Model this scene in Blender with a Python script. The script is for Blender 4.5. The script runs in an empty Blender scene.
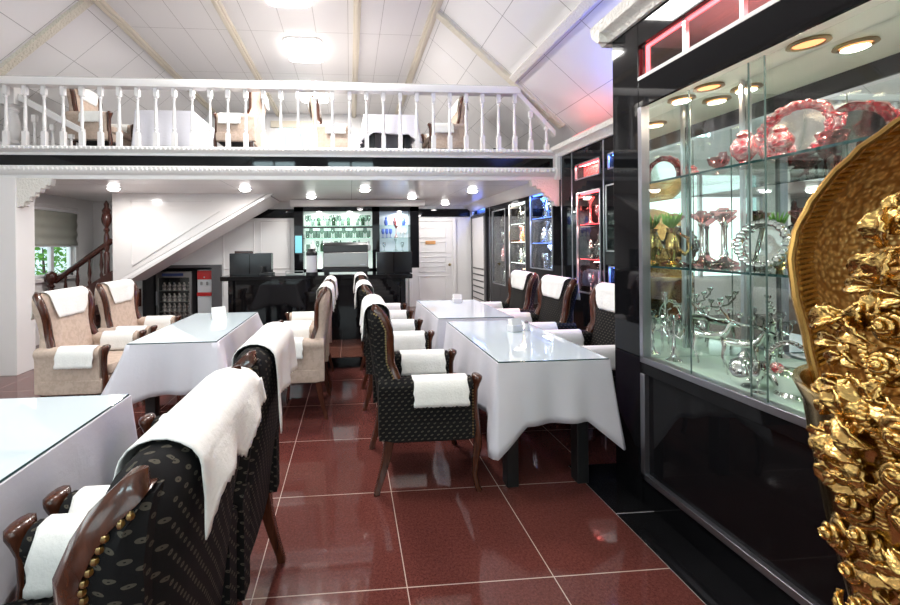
import bpy, math, random
from mathutils import Vector, Matrix
C = bpy.context.scene
COL = C.collection
random.seed(7)
PI = math.pi
R = math.radians

# ------------------------------------------------------------------ camera
F, EYE = 390.0, 1.4
YAW, ROLL = R(4.15), 0.0093
CX = 350 + F * math.tan(YAW)
CY = 245 - ROLL * (CX - 350)
cam = bpy.data.cameras.new('camera')
cam.sensor_fit = 'HORIZONTAL'
cam.sensor_width = 36
cam.lens = F / 900 * 36
cam.shift_x = (450 - CX) / 900
cam.shift_y = -(302.5 - CY) / 900
cam.clip_start = 0.05
co = bpy.data.objects.new('camera', cam)
COL.objects.link(co)
co.matrix_world = Matrix.Translation((0, 0, EYE)) @ Matrix.Rotation(-YAW, 4, 'Z') @ Matrix.Rotation(PI / 2, 4, 'X') @ Matrix.Rotation(-ROLL, 4, 'Z')
C.camera = co

# ------------------------------------------------------------------ world, exposure, large lights
C.view_settings.view_transform = 'Standard'
C.view_settings.look = 'None'
C.view_settings.gamma = 1
C.view_settings.use_curve_mapping = False
C.view_settings.exposure = -0.12
w = bpy.data.worlds.new('sky')
C.world = w
w.use_nodes = True
w.node_tree.nodes['Background'].inputs[0].default_value = (0.74, 0.90, 1.0, 1)
w.node_tree.nodes['Background'].inputs[1].default_value = 1.6


def area(name, loc, rot, sx, sy, power, color=(1, 1, 1), spread=None, shape='RECTANGLE'):
    l = bpy.data.lights.new(name, 'AREA')
    l.shape = shape
    l.size = sx
    if shape in ('RECTANGLE', 'ELLIPSE'):
        l.size_y = sy
    l.energy = power
    l.color = color
    if spread:
        l.spread = spread
    o = bpy.data.objects.new(name, l)
    COL.objects.link(o)
    o.location = loc
    o.rotation_euler = rot
    return o


# daylight just outside the windows of the front wall (behind the camera) and an added left window
FRONT_WINDOWS = [(-4.0, -1.5, 0.7, 2.3), (-0.6, 2.2, 0.7, 2.3), (-3.0, -1.65, 3.35, 4.05), (-0.7, 0.8, 3.35, 4.05)]
for x0, x1, z0, z1 in FRONT_WINDOWS:
    up = z0 > 3
    area('daylight', ((x0 + x1) / 2, -3.2, (z0 + z1) / 2), (R(90), 0, 0), x1 - x0, z1 - z0,
         60 if up else 24, (0.72, 0.92, 1.0) if up else (0.95, 0.98, 1.0))
area('daylight', (-4.75, 0.8, 1.6), (R(90), 0, R(-90)), 2.4, 1.5, 40, (0.97, 0.98, 1.0))  # added fill light for the unseen left window


# ------------------------------------------------------------------ materials
def mat(name, color=(0.8, 0.8, 0.8), rough=0.5, metal=0.0, coat=0.0, spec=0.5, emit=None, strength=0.0, trans=0.0, ior=1.45):
    m = bpy.data.materials.new(name)
    m.use_nodes = True
    b = m.node_tree.nodes['Principled BSDF']
    b.inputs['Base Color'].default_value = (*color, 1)
    b.inputs['Roughness'].default_value = rough
    b.inputs['Metallic'].default_value = metal
    b.inputs['Coat Weight'].default_value = coat
    b.inputs['Coat Roughness'].default_value = 0.03
    b.inputs['Specular IOR Level'].default_value = spec
    b.inputs['Transmission Weight'].default_value = trans
    b.inputs['IOR'].default_value = ior
    if emit:
        b.inputs['Emission Color'].default_value = (*emit, 1)
        b.inputs['Emission Strength'].default_value = strength
    return m


class NT:
    """small helper for node maths"""
    def __init__(self, m):
        self.t = m.node_tree
        self.b = self.t.nodes['Principled BSDF']

    def n(self, kind, **kw):
        x = self.t.nodes.new(kind)
        for k, v in kw.items():
            setattr(x, k, v)
        return x

    def l(self, a, b):
        self.t.links.new(a, b)

    def m(self, op, a, b=None):
        x = self.n('ShaderNodeMath', operation=op)
        for i, v in enumerate((a, b)):
            if v is None:
                continue
            if hasattr(v, 'links'):
                self.l(v, x.inputs[i])
            else:
                x.inputs[i].default_value = v
        return x.outputs[0]

    def mix(self, f, a, b):
        x = self.n('ShaderNodeMix', data_type='RGBA')
        if hasattr(f, 'links'):
            self.l(f, x.inputs[0])
        else:
            x.inputs[0].default_value = f
        for i, v in ((6, a), (7, b)):
            if hasattr(v, 'links'):
                self.l(v, x.inputs[i])
            else:
                x.inputs[i].default_value = (*v, 1)
        return x.outputs[2]

    def noise(self, scale, detail=4, vec=None, rough=0.6):
        x = self.n('ShaderNodeTexNoise')
        x.inputs['Scale'].default_value = scale
        x.inputs['Detail'].default_value = detail
        x.inputs['Roughness'].default_value = rough
        if vec is None:
            tc = self.n('ShaderNodeTexCoord')
            vec = tc.outputs['Object']
        self.l(vec, x.inputs['Vector'])
        return x.outputs[0]

    def ramp(self, f, lo, hi):
        x = self.n('ShaderNodeMapRange')
        self.l(f, x.inputs[0])
        x.inputs[1].default_value = lo
        x.inputs[2].default_value = hi
        return x.outputs[0]

    def bump(self, h, strength=0.3, dist=0.01):
        x = self.n('ShaderNodeBump')
        x.inputs['Strength'].default_value = strength
        x.inputs['Distance'].default_value = dist
        self.l(h, x.inputs['Height'])
        self.l(x.outputs[0], self.b.inputs['Normal'])


def grid_lines(k, u, v, pu, pv, ou, ov, wd):
    """1 on joints of a pu x pv grid"""
    def line(c, p, o):
        a = k.m('ADD', k.m('DIVIDE', k.m('SUBTRACT', c, o), p), 0.5)
        a = k.m('ABSOLUTE', k.m('SUBTRACT', k.m('FRACT', a), 0.5))
        return k.m('LESS_THAN', a, wd / p / 2)
    return k.m('MAXIMUM', line(u, pu, ou), line(v, pv, ov))


def tiled(name, base, joint, pu, pv, ou, ov, wd, rough=0.5, coords='Object', speck=None, coat=0.0, bump=True, spec=0.5):
    m = mat(name, base, rough, coat=coat, spec=spec)
    k = NT(m)
    tc = k.n('ShaderNodeTexCoord')
    sx = k.n('ShaderNodeSeparateXYZ')
    k.l(tc.outputs[coords], sx.inputs[0])
    g = grid_lines(k, sx.outputs[0], sx.outputs[1], pu, pv, ou, ov, wd)
    col = base
    if speck:
        n1 = k.noise(90, 6, tc.outputs[coords], 0.75)
        col = k.mix(k.ramp(n1, 0.35, 0.68), base, speck)
        n2 = k.noise(260, 2, tc.outputs[coords], 0.5)
        col = k.mix(k.ramp(n2, 0.58, 0.72), col, tuple(c * 0.25 for c in base))
        n3 = k.noise(1.3, 3, tc.outputs[coords])
        col = k.mix(k.m('MULTIPLY', k.ramp(n3, 0.4, 0.75), 0.25), col, speck)
    out = k.mix(g, col, joint)
    k.l(out, k.b.inputs['Base Color'])
    return m


M = {}
M['white'] = mat('white_paint', (0.80, 0.78, 0.77), 0.35)
M['white_gloss'] = mat('white_lacquer', (0.80, 0.77, 0.76), 0.18, coat=0.3)
M['ivory'] = mat('ivory_moulding', (0.72, 0.65, 0.53), 0.45)
M['carved'] = mat('carved_white_moulding', (0.82, 0.78, 0.72), 0.5)
k = NT(M['carved'])
k.bump(k.noise(45, 3), 0.9, 0.02)
M['carved_cream'] = mat('carved_cream_moulding', (0.74, 0.68, 0.57), 0.5)
k = NT(M['carved_cream'])
k.bump(k.noise(38, 3), 1.0, 0.03)
M['ceiling'] = tiled('ceiling_panels', (0.80, 0.775, 0.76), (0.42, 0.39, 0.37), 0.42, 1.25, 0.0, 0.2, 0.006, 0.35, 'UV')
M['ceiling2'] = tiled('ceiling_panels_wide', (0.78, 0.755, 0.75), (0.36, 0.34, 0.33), 0.6, 0.62, 0.1, 0.2, 0.007, 0.4, 'UV')
M['soffit'] = tiled('soffit_panels', (0.90, 0.87, 0.87), (0.35, 0.33, 0.33), 1.6, 1.25, 0.03, 0.2, 0.006, 0.22, 'UV')
M['floor'] = tiled('red_granite', (0.075, 0.019, 0.016), (0.50, 0.38, 0.33), 0.62, 0.62, 0.22, 1.58, 0.0042, 0.07, 'Object', (0.165, 0.052, 0.043), coat=0.3)
M['border'] = tiled('black_granite', (0.008, 0.008, 0.009), (0.42, 0.4, 0.4), 0.62, 0.62, 1.355, 1.30, 0.0045, 0.07)
M['brown_tile'] = tiled('brown_tile', (0.115, 0.045, 0.032), (0.28, 0.2, 0.18), 0.45, 0.45, -0.12, 4.9, 0.005, 0.15)
M['black'] = mat('black_gloss_panel', (0.006, 0.006, 0.007), 0.04, spec=0.28)
M['black_matt'] = mat('black_matt', (0.015, 0.015, 0.016), 0.4)
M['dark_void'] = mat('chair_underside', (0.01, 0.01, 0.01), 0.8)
M['grey_panel'] = mat('dark_grey_laminate', (0.10, 0.095, 0.10), 0.25)
M['alu'] = mat('aluminium', (0.62, 0.62, 0.66), 0.28, 1.0)
M['silver'] = mat('polished_silver', (0.86, 0.84, 0.83), 0.09, 1.0)
M['steel'] = mat('brushed_steel', (0.33, 0.325, 0.32), 0.34, 1.0)
M['mirror'] = mat('mirror', (0.80, 0.84, 0.82), 0.0, 1.0)
M['wood'] = mat('dark_stained_wood', (0.115, 0.030, 0.012), 0.22, coat=0.4)
k = NT(M['wood'])
tc = k.n('ShaderNodeTexCoord')
mp = k.n('ShaderNodeMapping')
mp.inputs['Scale'].default_value = (18, 18, 3)
k.l(tc.outputs['Object'], mp.inputs[0])
k.l(k.mix(k.ramp(k.noise(3, 5, mp.outputs[0]), 0.3, 0.7), (0.035, 0.011, 0.006), (0.10, 0.030, 0.014)), k.b.inputs['Base Color'])
M['dark_wood'] = mat('mahogany_stair', (0.045, 0.013, 0.009), 0.25, coat=0.3)
M['brass'] = mat('antique_brass', (0.42, 0.31, 0.14), 0.3, 1.0)


def fabric(name, base, dot, dark):
    m = mat(name, base, 0.85, spec=0.2)
    k = NT(m)
    tc = k.n('ShaderNodeTexCoord')
    s = k.n('ShaderNodeSeparateXYZ')
    k.l(tc.outputs['Object'], s.inputs[0])
    g = k.n('ShaderNodeNewGeometry')
    gn = k.n('ShaderNodeSeparateXYZ')
    k.l(g.outputs['Normal'], gn.inputs[0])
    isx = k.m('GREATER_THAN', k.m('ABSOLUTE', gn.outputs[0]), 0.65)
    isz = k.m('GREATER_THAN', k.m('ABSOLUTE', gn.outputs[2]), 0.75)

    def sel(f, a, b):
        return k.m('ADD', k.m('MULTIPLY', f, b), k.m('MULTIPLY', k.m('SUBTRACT', 1.0, f), a))
    u = sel(isx, s.outputs[0], s.outputs[1])
    v = sel(isz, s.outputs[2], s.outputs[1])
    if dot:
        row = k.m('DIVIDE', v, 0.021)
        ri = k.m('FLOOR', row)
        uu = k.m('ADD', k.m('DIVIDE', u, 0.036), k.m('MULTIPLY', ri, 0.5))
        du = k.m('MULTIPLY', k.m('SUBTRACT', k.m('FRACT', uu), 0.5), 1.9)
        dv = k.m('MULTIPLY', k.m('SUBTRACT', k.m('FRACT', row), 0.5), 1.5)
        sk = k.m('ADD', du, k.m('MULTIPLY', dv, -0.6))
        d = k.m('SQRT', k.m('ADD', k.m('MULTIPLY', sk, sk), k.m('MULTIPLY', dv, dv)))
        f = k.m('LESS_THAN', d, 0.36)
        f2 = k.m('MULTIPLY', f, k.m('GREATER_THAN', d, 0.08))
        k.l(k.mix(f2, base, dot), k.b.inputs['Base Color'])
    else:
        n = k.noise(32, 3)
        k.l(k.mix(k.ramp(n, 0.42, 0.6), base, dark), k.b.inputs['Base Color'])
    k.bump(k.noise(420, 2), 0.12, 0.004)
    b = k.b
    return m


M['dotted'] = fabric('black_dotted_fabric', (0.010, 0.0095, 0.010), (0.085, 0.075, 0.058), None)
M['beige'] = fabric('beige_damask_fabric', (0.58, 0.455, 0.375), None, (0.50, 0.385, 0.31))
M['cloth'] = mat('white_tablecloth', (0.66, 0.645, 0.70), 0.75, spec=0.2)
k = NT(M['cloth'])
k.bump(k.noise(28, 4), 0.25, 0.006)
M['lace'] = mat('white_lace', (0.86, 0.85, 0.82), 0.85, spec=0.15)
k = NT(M['lace'])
k.bump(k.noise(60, 4), 0.5, 0.006)


def glass_mat(name, tint=(0.97, 1, 0.985), refl=1.0, ior=1.5):
    m = bpy.data.materials.new(name)
    m.use_nodes = True
    t = m.node_tree
    t.nodes.clear()
    o = t.nodes.new('ShaderNodeOutputMaterial')
    mx = t.nodes.new('ShaderNodeMixShader')
    tr = t.nodes.new('ShaderNodeBsdfTransparent')
    gl = t.nodes.new('ShaderNodeBsdfGlossy')
    lw = t.nodes.new('ShaderNodeLayerWeight')
    lw.inputs[0].default_value = 0.5
    pw = t.nodes.new('ShaderNodeMath')
    pw.operation = 'POWER'
    pw.inputs[1].default_value = 4.5
    fr = t.nodes.new('ShaderNodeMapRange')
    f0 = ((ior - 1) / (ior + 1)) ** 2 * 0.8
    fr.inputs[3].default_value = f0
    fr.inputs[4].default_value = 0.85
    t.links.new(lw.outputs['Facing'], pw.inputs[0])
    t.links.new(pw.outputs[0], fr.inputs[0])
    tr.inputs[0].default_value = (*tint, 1)
    gl.inputs['Roughness'].default_value = 0.0
    gl.inputs[0].default_value = (refl, refl, refl, 1)
    t.links.new(fr.outputs[0], mx.inputs[0])
    t.links.new(tr.outputs[0], mx.inputs[1])
    t.links.new(gl.outputs[0], mx.inputs[2])
    t.links.new(mx.outputs[0], o.inputs[0])
    return m


M['glass'] = glass_mat('clear_glass')
M['shelf_glass'] = glass_mat('green_edged_glass', (0.82, 0.92, 0.88))
M['top_glass'] = mat('painted_reflection_glass', (0.62, 0.71, 0.75), 0.02, coat=0.3, spec=0.7)  # clear glass; pale blue ceiling reflection is put into the base colour
M['glass_edge'] = mat('dark_glass_edge', (0.02, 0.06, 0.06), 0.1)
M['crystal'] = glass_mat('crystal', (0.80, 0.84, 0.84), 1.0, 2.6)
M['pink_crystal'] = glass_mat('pink_crystal', (0.92, 0.60, 0.62), 1.0, 2.6)
M['red_metal'] = mat('red_lustre', (0.80, 0.10, 0.13), 0.15, 0.8)
k = NT(M['red_metal'])
k.l(k.mix(k.ramp(k.noise(60, 3), 0.42, 0.58), (0.75, 0.07, 0.10), (0.85, 0.62, 0.62)), k.b.inputs['Base Color'])
k.bump(k.noise(60, 3), 0.8, 0.01)
M['gold'] = mat('gilded_metal', (0.70, 0.50, 0.20), 0.2, 1.0)
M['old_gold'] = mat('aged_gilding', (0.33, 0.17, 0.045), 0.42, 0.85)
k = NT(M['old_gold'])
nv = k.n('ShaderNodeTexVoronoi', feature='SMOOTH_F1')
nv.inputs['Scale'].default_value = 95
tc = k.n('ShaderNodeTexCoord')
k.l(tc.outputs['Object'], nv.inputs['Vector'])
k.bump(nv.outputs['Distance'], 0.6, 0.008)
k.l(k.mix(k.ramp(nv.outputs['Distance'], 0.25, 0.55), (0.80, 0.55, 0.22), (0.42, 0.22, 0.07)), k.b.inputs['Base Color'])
M['red'] = mat('red_plastic', (0.62, 0.02, 0.02), 0.3)
M['white_plastic'] = mat('white_plastic', (0.78, 0.78, 0.80), 0.3)
M['chip_label'] = mat('tan_door_plate', (0.55, 0.27, 0.10), 0.4)
M['blind'] = mat('grey_green_blind', (0.42, 0.43, 0.37), 0.8)
M['leaf'] = mat('green_leaf', (0.10, 0.28, 0.03), 0.5)
M['lamp'] = mat('lamp_diffuser', (1, 1, 1), 0.5, emit=(1.0, 0.97, 0.93), strength=14)
M['spot'] = mat('downlight_lens', (1, 1, 1), 0.5, emit=(1.0, 0.98, 0.95), strength=18)
M['warm'] = mat('amber_lamp', (1, 0.5, 0.2), 0.5, emit=(1.0, 0.36, 0.14), strength=1.9)
M['led_red'] = mat('red_led', (1, 0.1, 0.1), 0.5, emit=(1.0, 0.07, 0.09), strength=7)
M['led_blue'] = mat('blue_led', (0.1, 0.2, 1), 0.5, emit=(0.08, 0.20, 1.0), strength=8)
M['led_white'] = mat('white_led', (1, 1, 1), 0.5, emit=(0.95, 1.0, 0.98), strength=7)
M['backlight'] = mat('backlit_panel', (0.9, 0.95, 0.92), 0.5, emit=(0.83, 1.0, 0.92), strength=0.5)
M['bar_bottle'] = glass_mat('dark_green_bottle', (0.22, 0.32, 0.25), 1.0, 1.6)
M['bar_glass'] = glass_mat('smoky_bar_glass', (0.52, 0.60, 0.56), 1.0, 1.8)
M['screen'] = mat('dark_screen', (0.012, 0.013, 0.016), 0.12)
M['food'] = mat('packaged_drinks', (0.45, 0.33, 0.28), 0.5)
k = NT(M['food'])
k.l(k.mix(k.ramp(k.noise(26, 2), 0.4, 0.6), (0.12, 0.10, 0.12), (0.62, 0.5, 0.46)), k.b.inputs['Base Color'])
M['blue_print'] = mat('blue_print', (0.03, 0.06, 0.20), 0.4)
M['grey_text'] = mat('grey_lettering', (0.45, 0.45, 0.48), 0.5)


# ------------------------------------------------------------------ mesh helpers
class MB:
    def __init__(s):
        s.v, s.f, s.uv = [], [], None

    def add(s, vs, fs):
        o = len(s.v)
        s.v += [tuple(p) for p in vs]
        s.f += [tuple(i + o for i in f) for f in fs]
        return s

    def box(s, x0, x1, y0, y1, z0, z1):
        if x0 > x1: x0, x1 = x1, x0
        if y0 > y1: y0, y1 = y1, y0
        if z0 > z1: z0, z1 = z1, z0
        return s.add([(x0, y0, z0), (x1, y0, z0), (x1, y1, z0), (x0, y1, z0), (x0, y0, z1), (x1, y0, z1), (x1, y1, z1), (x0, y1, z1)],
                     [(0, 3, 2, 1), (4, 5, 6, 7), (0, 1, 5, 4), (1, 2, 6, 5), (2, 3, 7, 6), (3, 0, 4, 7)])

    def loft(s, secs, cap=True, closed=True):
        n = len(secs[0])
        vs = [p for c in secs for p in c]
        fs = []
        for i in range(len(secs) - 1):
            for j in range(n if closed else n - 1):
                a, b = i * n + j, i * n + (j + 1) % n
                fs.append((a, b, b + n, a + n))
        if cap and closed:
            fs.append(tuple(range(n - 1, -1, -1)))
            fs.append(tuple(range((len(secs) - 1) * n, len(secs) * n)))
        return s.add(vs, fs)

    def lathe(s, prof, cx=0, cy=0, n=20, cap=True):
        secs = []
        for r, z in prof:
            r = max(r, 0.0004)
            secs.append([(cx + r * math.cos(2 * PI * j / n), cy + r * math.sin(2 * PI * j / n), z) for j in range(n)])
        return s.loft(secs, cap)

    def tube(s, pts, rad, n=8, flat=1.0):
        pts = [Vector(p) for p in pts]
        rs = rad if isinstance(rad, (list, tuple)) else [rad] * len(pts)
        up = Vector((0, 0, 1))
        secs = []
        prev = None
        for i, p in enumerate(pts):
            t = (pts[min(i + 1, len(pts) - 1)] - pts[max(i - 1, 0)]).normalized()
            a = prev if prev is not None else (up if abs(t.z) < 0.9 else Vector((1, 0, 0)))
            sx = t.cross(a)
            if sx.length < 1e-5:
                sx = t.cross(Vector((0, 1, 0)))
            sx.normalize()
            sy = sx.cross(t).normalized()
            prev = sy
            secs.append([p + (sx * math.cos(2 * PI * j / n) + sy * math.sin(2 * PI * j / n) * flat) * rs[i] for j in range(n)])
        return s.loft(secs)

    def prism(s, poly, axis, a, b):
        """extrude a 2-D polygon along an axis ('x','y','z') from a to b"""
        def pt(p, c):
            return {'x': (c, p[0], p[1]), 'y': (p[0], c, p[1]), 'z': (p[0], p[1], c)}[axis]
        return s.loft([[pt(p, a) for p in poly], [pt(p, b) for p in poly]])

    def ball(s, c, r, nu=10, nv=6, sc=(1, 1, 1)):
        secs = []
        for i in range(nv + 1):
            th = -PI / 2 + PI * i / nv
            rr = max(r * math.cos(th), r * 0.02)
            secs.append([(c[0] + rr * math.cos(2 * PI * j / nu) * sc[0], c[1] + rr * math.sin(2 * PI * j / nu) * sc[1], c[2] + r * math.sin(th) * sc[2]) for j in range(nu)])
        return s.loft(secs)

    def grid(s, fn, nu, nv):
        vs = [fn(i / nu, j / nv) for i in range(nu + 1) for j in range(nv + 1)]
        fs = []
        for i in range(nu):
            for j in range(nv):
                a = i * (nv + 1) + j
                fs.append((a, a + 1, a + nv + 2, a + nv + 1))
        return s.add(vs, fs)

    def build(s, name, m, parent=None, bev=0, solid=0, sub=0, sharp=40, loc=None, flat=False):
        me = bpy.data.meshes.new(name)
        me.from_pydata(s.v, [], s.f)
        import bmesh
        bm = bmesh.new()
        bm.from_mesh(me)
        bmesh.ops.recalc_face_normals(bm, faces=bm.faces)
        bm.to_mesh(me)
        bm.free()
        if not flat:
            me.shade_smooth()
            me.set_sharp_from_angle(angle=R(sharp))
        me.materials.append(m)
        o = bpy.data.objects.new(name, me)
        COL.objects.link(o)
        if parent:
            o.parent = parent
        if loc:
            o.location = loc
        if bev:
            b = o.modifiers.new('bevel', 'BEVEL')
            b.width = bev
            b.segments = 2
            b.limit_method = 'ANGLE'
        if solid:
            b = o.modifiers.new('solid', 'SOLIDIFY')
            b.thickness = solid
            b.offset = 0
        if sub:
            b = o.modifiers.new('sub', 'SUBSURF')
            b.levels = b.render_levels = sub
        return o


def lerp(tab, z):
    if z <= tab[0][0]: return tab[0][1]
    for (a, p), (b, q) in zip(tab, tab[1:]):
        if z <= b:
            t = (z - a) / (b - a)
            t = t * t * (3 - 2 * t) * 0.5 + t * 0.5
            return p + (q - p) * t
    return tab[-1][1]


def tag(o, label=None, cat=None, group=None, kind=None):
    if label: o['label'] = label
    if cat: o['category'] = cat
    if group: o['group'] = group
    if kind: o['kind'] = kind
    return o


def thing(name, label, cat, loc=(0, 0, 0), rz=0, group=None):
    o = bpy.data.objects.new(name, None)
    o.empty_display_size = 0.1
    COL.objects.link(o)
    o.location = loc
    o.rotation_euler = (0, 0, rz)
    return tag(o, label, cat, group)


def dup(root, loc, rz=0, label=None, group=None, parent=None):
    r = root.copy()
    COL.objects.link(r)
    if parent is None:
        r.location = loc
        r.rotation_euler = (0, 0, rz)
        if label: r['label'] = label
        if group: r['group'] = group
    else:
        r.parent = parent
    for ch in root.children:
        dup(ch, None, parent=r)
    return r


def struct(o):
    o['kind'] = 'structure'
    return o


def quad(name, pts, m, uvs=None):
    me = bpy.data.meshes.new(name)
    me.from_pydata(pts, [], [tuple(range(len(pts)))])
    if uvs:
        l = me.uv_layers.new(name='uv')
        for i, uv in enumerate(uvs):
            l.data[i].uv = uv
    me.materials.append(m)
    o = bpy.data.objects.new(name, me)
    COL.objects.link(o)
    b = o.modifiers.new('solid', 'SOLIDIFY')
    b.thickness = 0.04
    b.offset = -1
    return o


# ------------------------------------------------------------------ the setting
XL, XR, YF, YB = -4.5, 2.55, -3.0, 8.0
BEAM = 4.6
MB().box(XL, 1.355, YF, YB, -0.1, 0).box(1.355, 3.0, 2.36, YB, -0.1, 0).build('floor', M['floor'], flat=True)['kind'] = 'structure'
struct(MB().box(1.355, 3.0, YF, 2.36, -0.1, 0).build('floor_border', M['border'], flat=True))
# low platform under the bar
struct(MB().box(-1.8, 0.14, 4.47, 5.45, 0, 0.12).box(-1.8, 2.5, 5.45, YB, 0, 0.12).build('floor_platform', M['brown_tile'], flat=True))
struct(MB().box(-1.81, 0.15, 4.455, 4.475, 0.0, 0.118).build('trim_1', M['black']))

# walls
def wall_with_holes(mb, a0, a1, z0, z1, holes, put):
    """pieces of a wall between openings; put(a0,a1,z0,z1) adds a box"""
    xs = sorted(set([a0, a1] + [h[0] for h in holes] + [h[1] for h in holes]))
    for p, q in zip(xs, xs[1:]):
        inside = sorted([h for h in holes if h[0] <= p + 1e-6 and h[1] >= q - 1e-6], key=lambda h: h[2])
        z = z0
        for h in inside:
            if h[2] > z: put(p, q, z, h[2])
            z = h[3]
        if z1 > z: put(p, q, z, z1)


mb = MB()
wall_with_holes(mb, XL, 3.0, 0, 4.25, FRONT_WINDOWS, lambda a, b, c, d: mb.box(a, b, YF - 0.12, YF, c, d))
struct(mb.build('wall_front', M['white'], flat=True))
LEFT_WINDOWS = [(-0.4, 2.0, 0.85, 2.35), (5.85, 6.72, 0.95, 1.98)]  # first opening is unseen, added to let in fill light
mb = MB()
wall_with_holes(mb, YF, YB + 0.8, 0, 2.9, LEFT_WINDOWS, lambda a, b, c, d: mb.box(XL - 0.12, XL, a, b, c, d))
struct(mb.build('wall_left', M['white'], flat=True))


def window(n, x0, x1, z0, z1, place):
    """frame and pane of a window; place(u0,u1,d0,d1,z0,z1) -> box arguments"""
    mb = MB()
    t = 0.05
    for a in ((x0, x1, z0, z0 + t), (x0, x1, z1 - t, z1), (x0, x0 + t, z0, z1), (x1 - t, x1, z0, z1), ((x0 + x1) / 2 - 0.03, (x0 + x1) / 2 + 0.03, z0, z1)):
        mb.box(*place(a[0], a[1], 0.02, 0.08, a[2], a[3]))
    f = struct(mb.build('window_%d' % n, M['white_plastic'], bev=0.004))
    MB().box(*place(x0 + t, x1 - t, 0.045, 0.052, z0 + t, z1 - t)).build('pane', M['glass'], f)
    return f


for i, (x0, x1, z0, z1) in enumerate(FRONT_WINDOWS):
    window(i + 1, x0, x1, z0, z1, lambda a, b, c, d, e, f: (a, b, YF - d, YF - c, e, f))
for i, (y0, y1, z0, z1) in enumerate(LEFT_WINDOWS):
    window(i + 5, y0, y1, z0, z1, lambda a, b, c, d, e, f: (XL - d, XL - c, a, b, e, f))
# the casing round the left window by the stairs
mb = MB()
y0, y1, z0, z1 = LEFT_WINDOWS[1]
mb.box(XL, XL + 0.03, y0 - 0.06, y1 + 0.06, z1, z1 + 0.06).box(XL, XL + 0.03, y0 - 0.06, y0, z0, z1).box(XL, XL + 0.03, y1, y1 + 0.06, z0, z1).box(XL, XL + 0.05, y0 - 0.08, y1 + 0.08, z0 - 0.05, z0)
struct(mb.build('trim_2', M['white_gloss'], bev=0.005))

# roof space: flat middle, sloping sides
ZT, XA, XB, SL = 4.2, -2.9, 1.06, 0.87
def slope_z(x):
    return ZT - SL * (x - XB) if x > XB else (ZT - SL * (XA - x) if x < XA else ZT)
YE = 8.5
struct(quad('ceiling', [(XA, YF - 0.1, ZT), (XA, YE, ZT), (XB, YE, ZT), (XB, YF - 0.1, ZT)], M['ceiling'],
            [(XA, YF), (XA, YE), (XB, YE), (XB, YF)]))
ls = 1.95
for nm, xa, xb in (('ceiling_right', XB, 2.98), ('ceiling_left', XA, -4.75)):
    za, zb = slope_z(xa), slope_z(xb)
    d = math.hypot(xb - xa, zb - za)
    p = [(xa, YF - 0.1, za), (xa, YE, za), (xb, YE, zb), (xb, YF - 0.1, zb)]
    u = [(0, YF), (0, YE), (d, YE), (d, YF)]
    if xa < 0:
        p.reverse(); u.reverse()
    o = struct(quad(nm, p, M['ceiling2'], u))
    o.modifiers[0].offset = 0

# ceiling mouldings running front to back
def trim_run(n, x, wd=0.09, hgt=0.05, y0=YF, y1=YE, m='ivory'):
    z = slope_z(x)
    struct(MB().box(x - wd / 2, x + wd / 2, y0, y1, z - hgt, z + 0.01).box(x - wd / 4, x + wd / 4, y0, y1, z - hgt - 0.02, z - hgt).build('trim_%d' % n, M[m], bev=0.008))
trim_run(3, -1.49)
trim_run(4, 0.11)
trim_run(5, XA + 0.1, 0.10)
trim_run(6, XB - 0.03, 0.10)
# moulding along the right slope, in front of the arch only
def slope_trim(n, pts, y0, y1, m, wd, th):
    a, b = Vector(pts[0]), Vector(pts[1])
    d = (b - a).normalized()
    nn = Vector((d.y, -d.x))
    if nn.y > 0: nn = -nn
    poly = [a, b, b + nn * th * 0.6, b + nn * th - d * 0.0, a + nn * th, a + nn * th * 0.6]
    struct(MB().prism([tuple(p) for p in poly], 'y', y0, y1).build('trim_%d' % n, M[m], bev=0.006))
x1_, x2_ = 1.95, 2.02
slope_trim(7, [(x1_, slope_z(x1_)), (x2_, slope_z(x2_))], YF, BEAM - 0.05, 'carved', 0.1, 0.06)
# carved arch across both slopes at the balcony
slope_trim(8, [(XB, ZT), (2.62, slope_z(2.62))], BEAM - 0.07, BEAM + 0.03, 'carved_cream', 0.1, 0.06)
slope_trim(9, [(-4.6, slope_z(-4.6)), (XA, ZT)], BEAM - 0.07, BEAM + 0.03, 'carved_cream', 0.1, 0.06)

# end wall of the loft with a window
mb = MB()
wall_with_holes(mb, -4.8, 3.0, 2.2, 4.3, [(-1.55, -0.75, 3.0, 4.0)], lambda a, b, c, d: mb.box(a, b, YE - 0.1, YE, c, d))
struct(mb.build('wall_loft_end', M['white'], flat=True))
window(7, -1.55, -0.75, 3.0, 4.0, lambda a, b, c, d, e, f: (a, b, YE - 0.1 - 0.0 + c * 0.5, YE - 0.1 + d, e, f))
struct(MB().box(-1.65, -0.65, YE - 0.13, YE - 0.1, 3.9, 4.04).build('trim_10', M['ivory'], bev=0.005))

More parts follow.
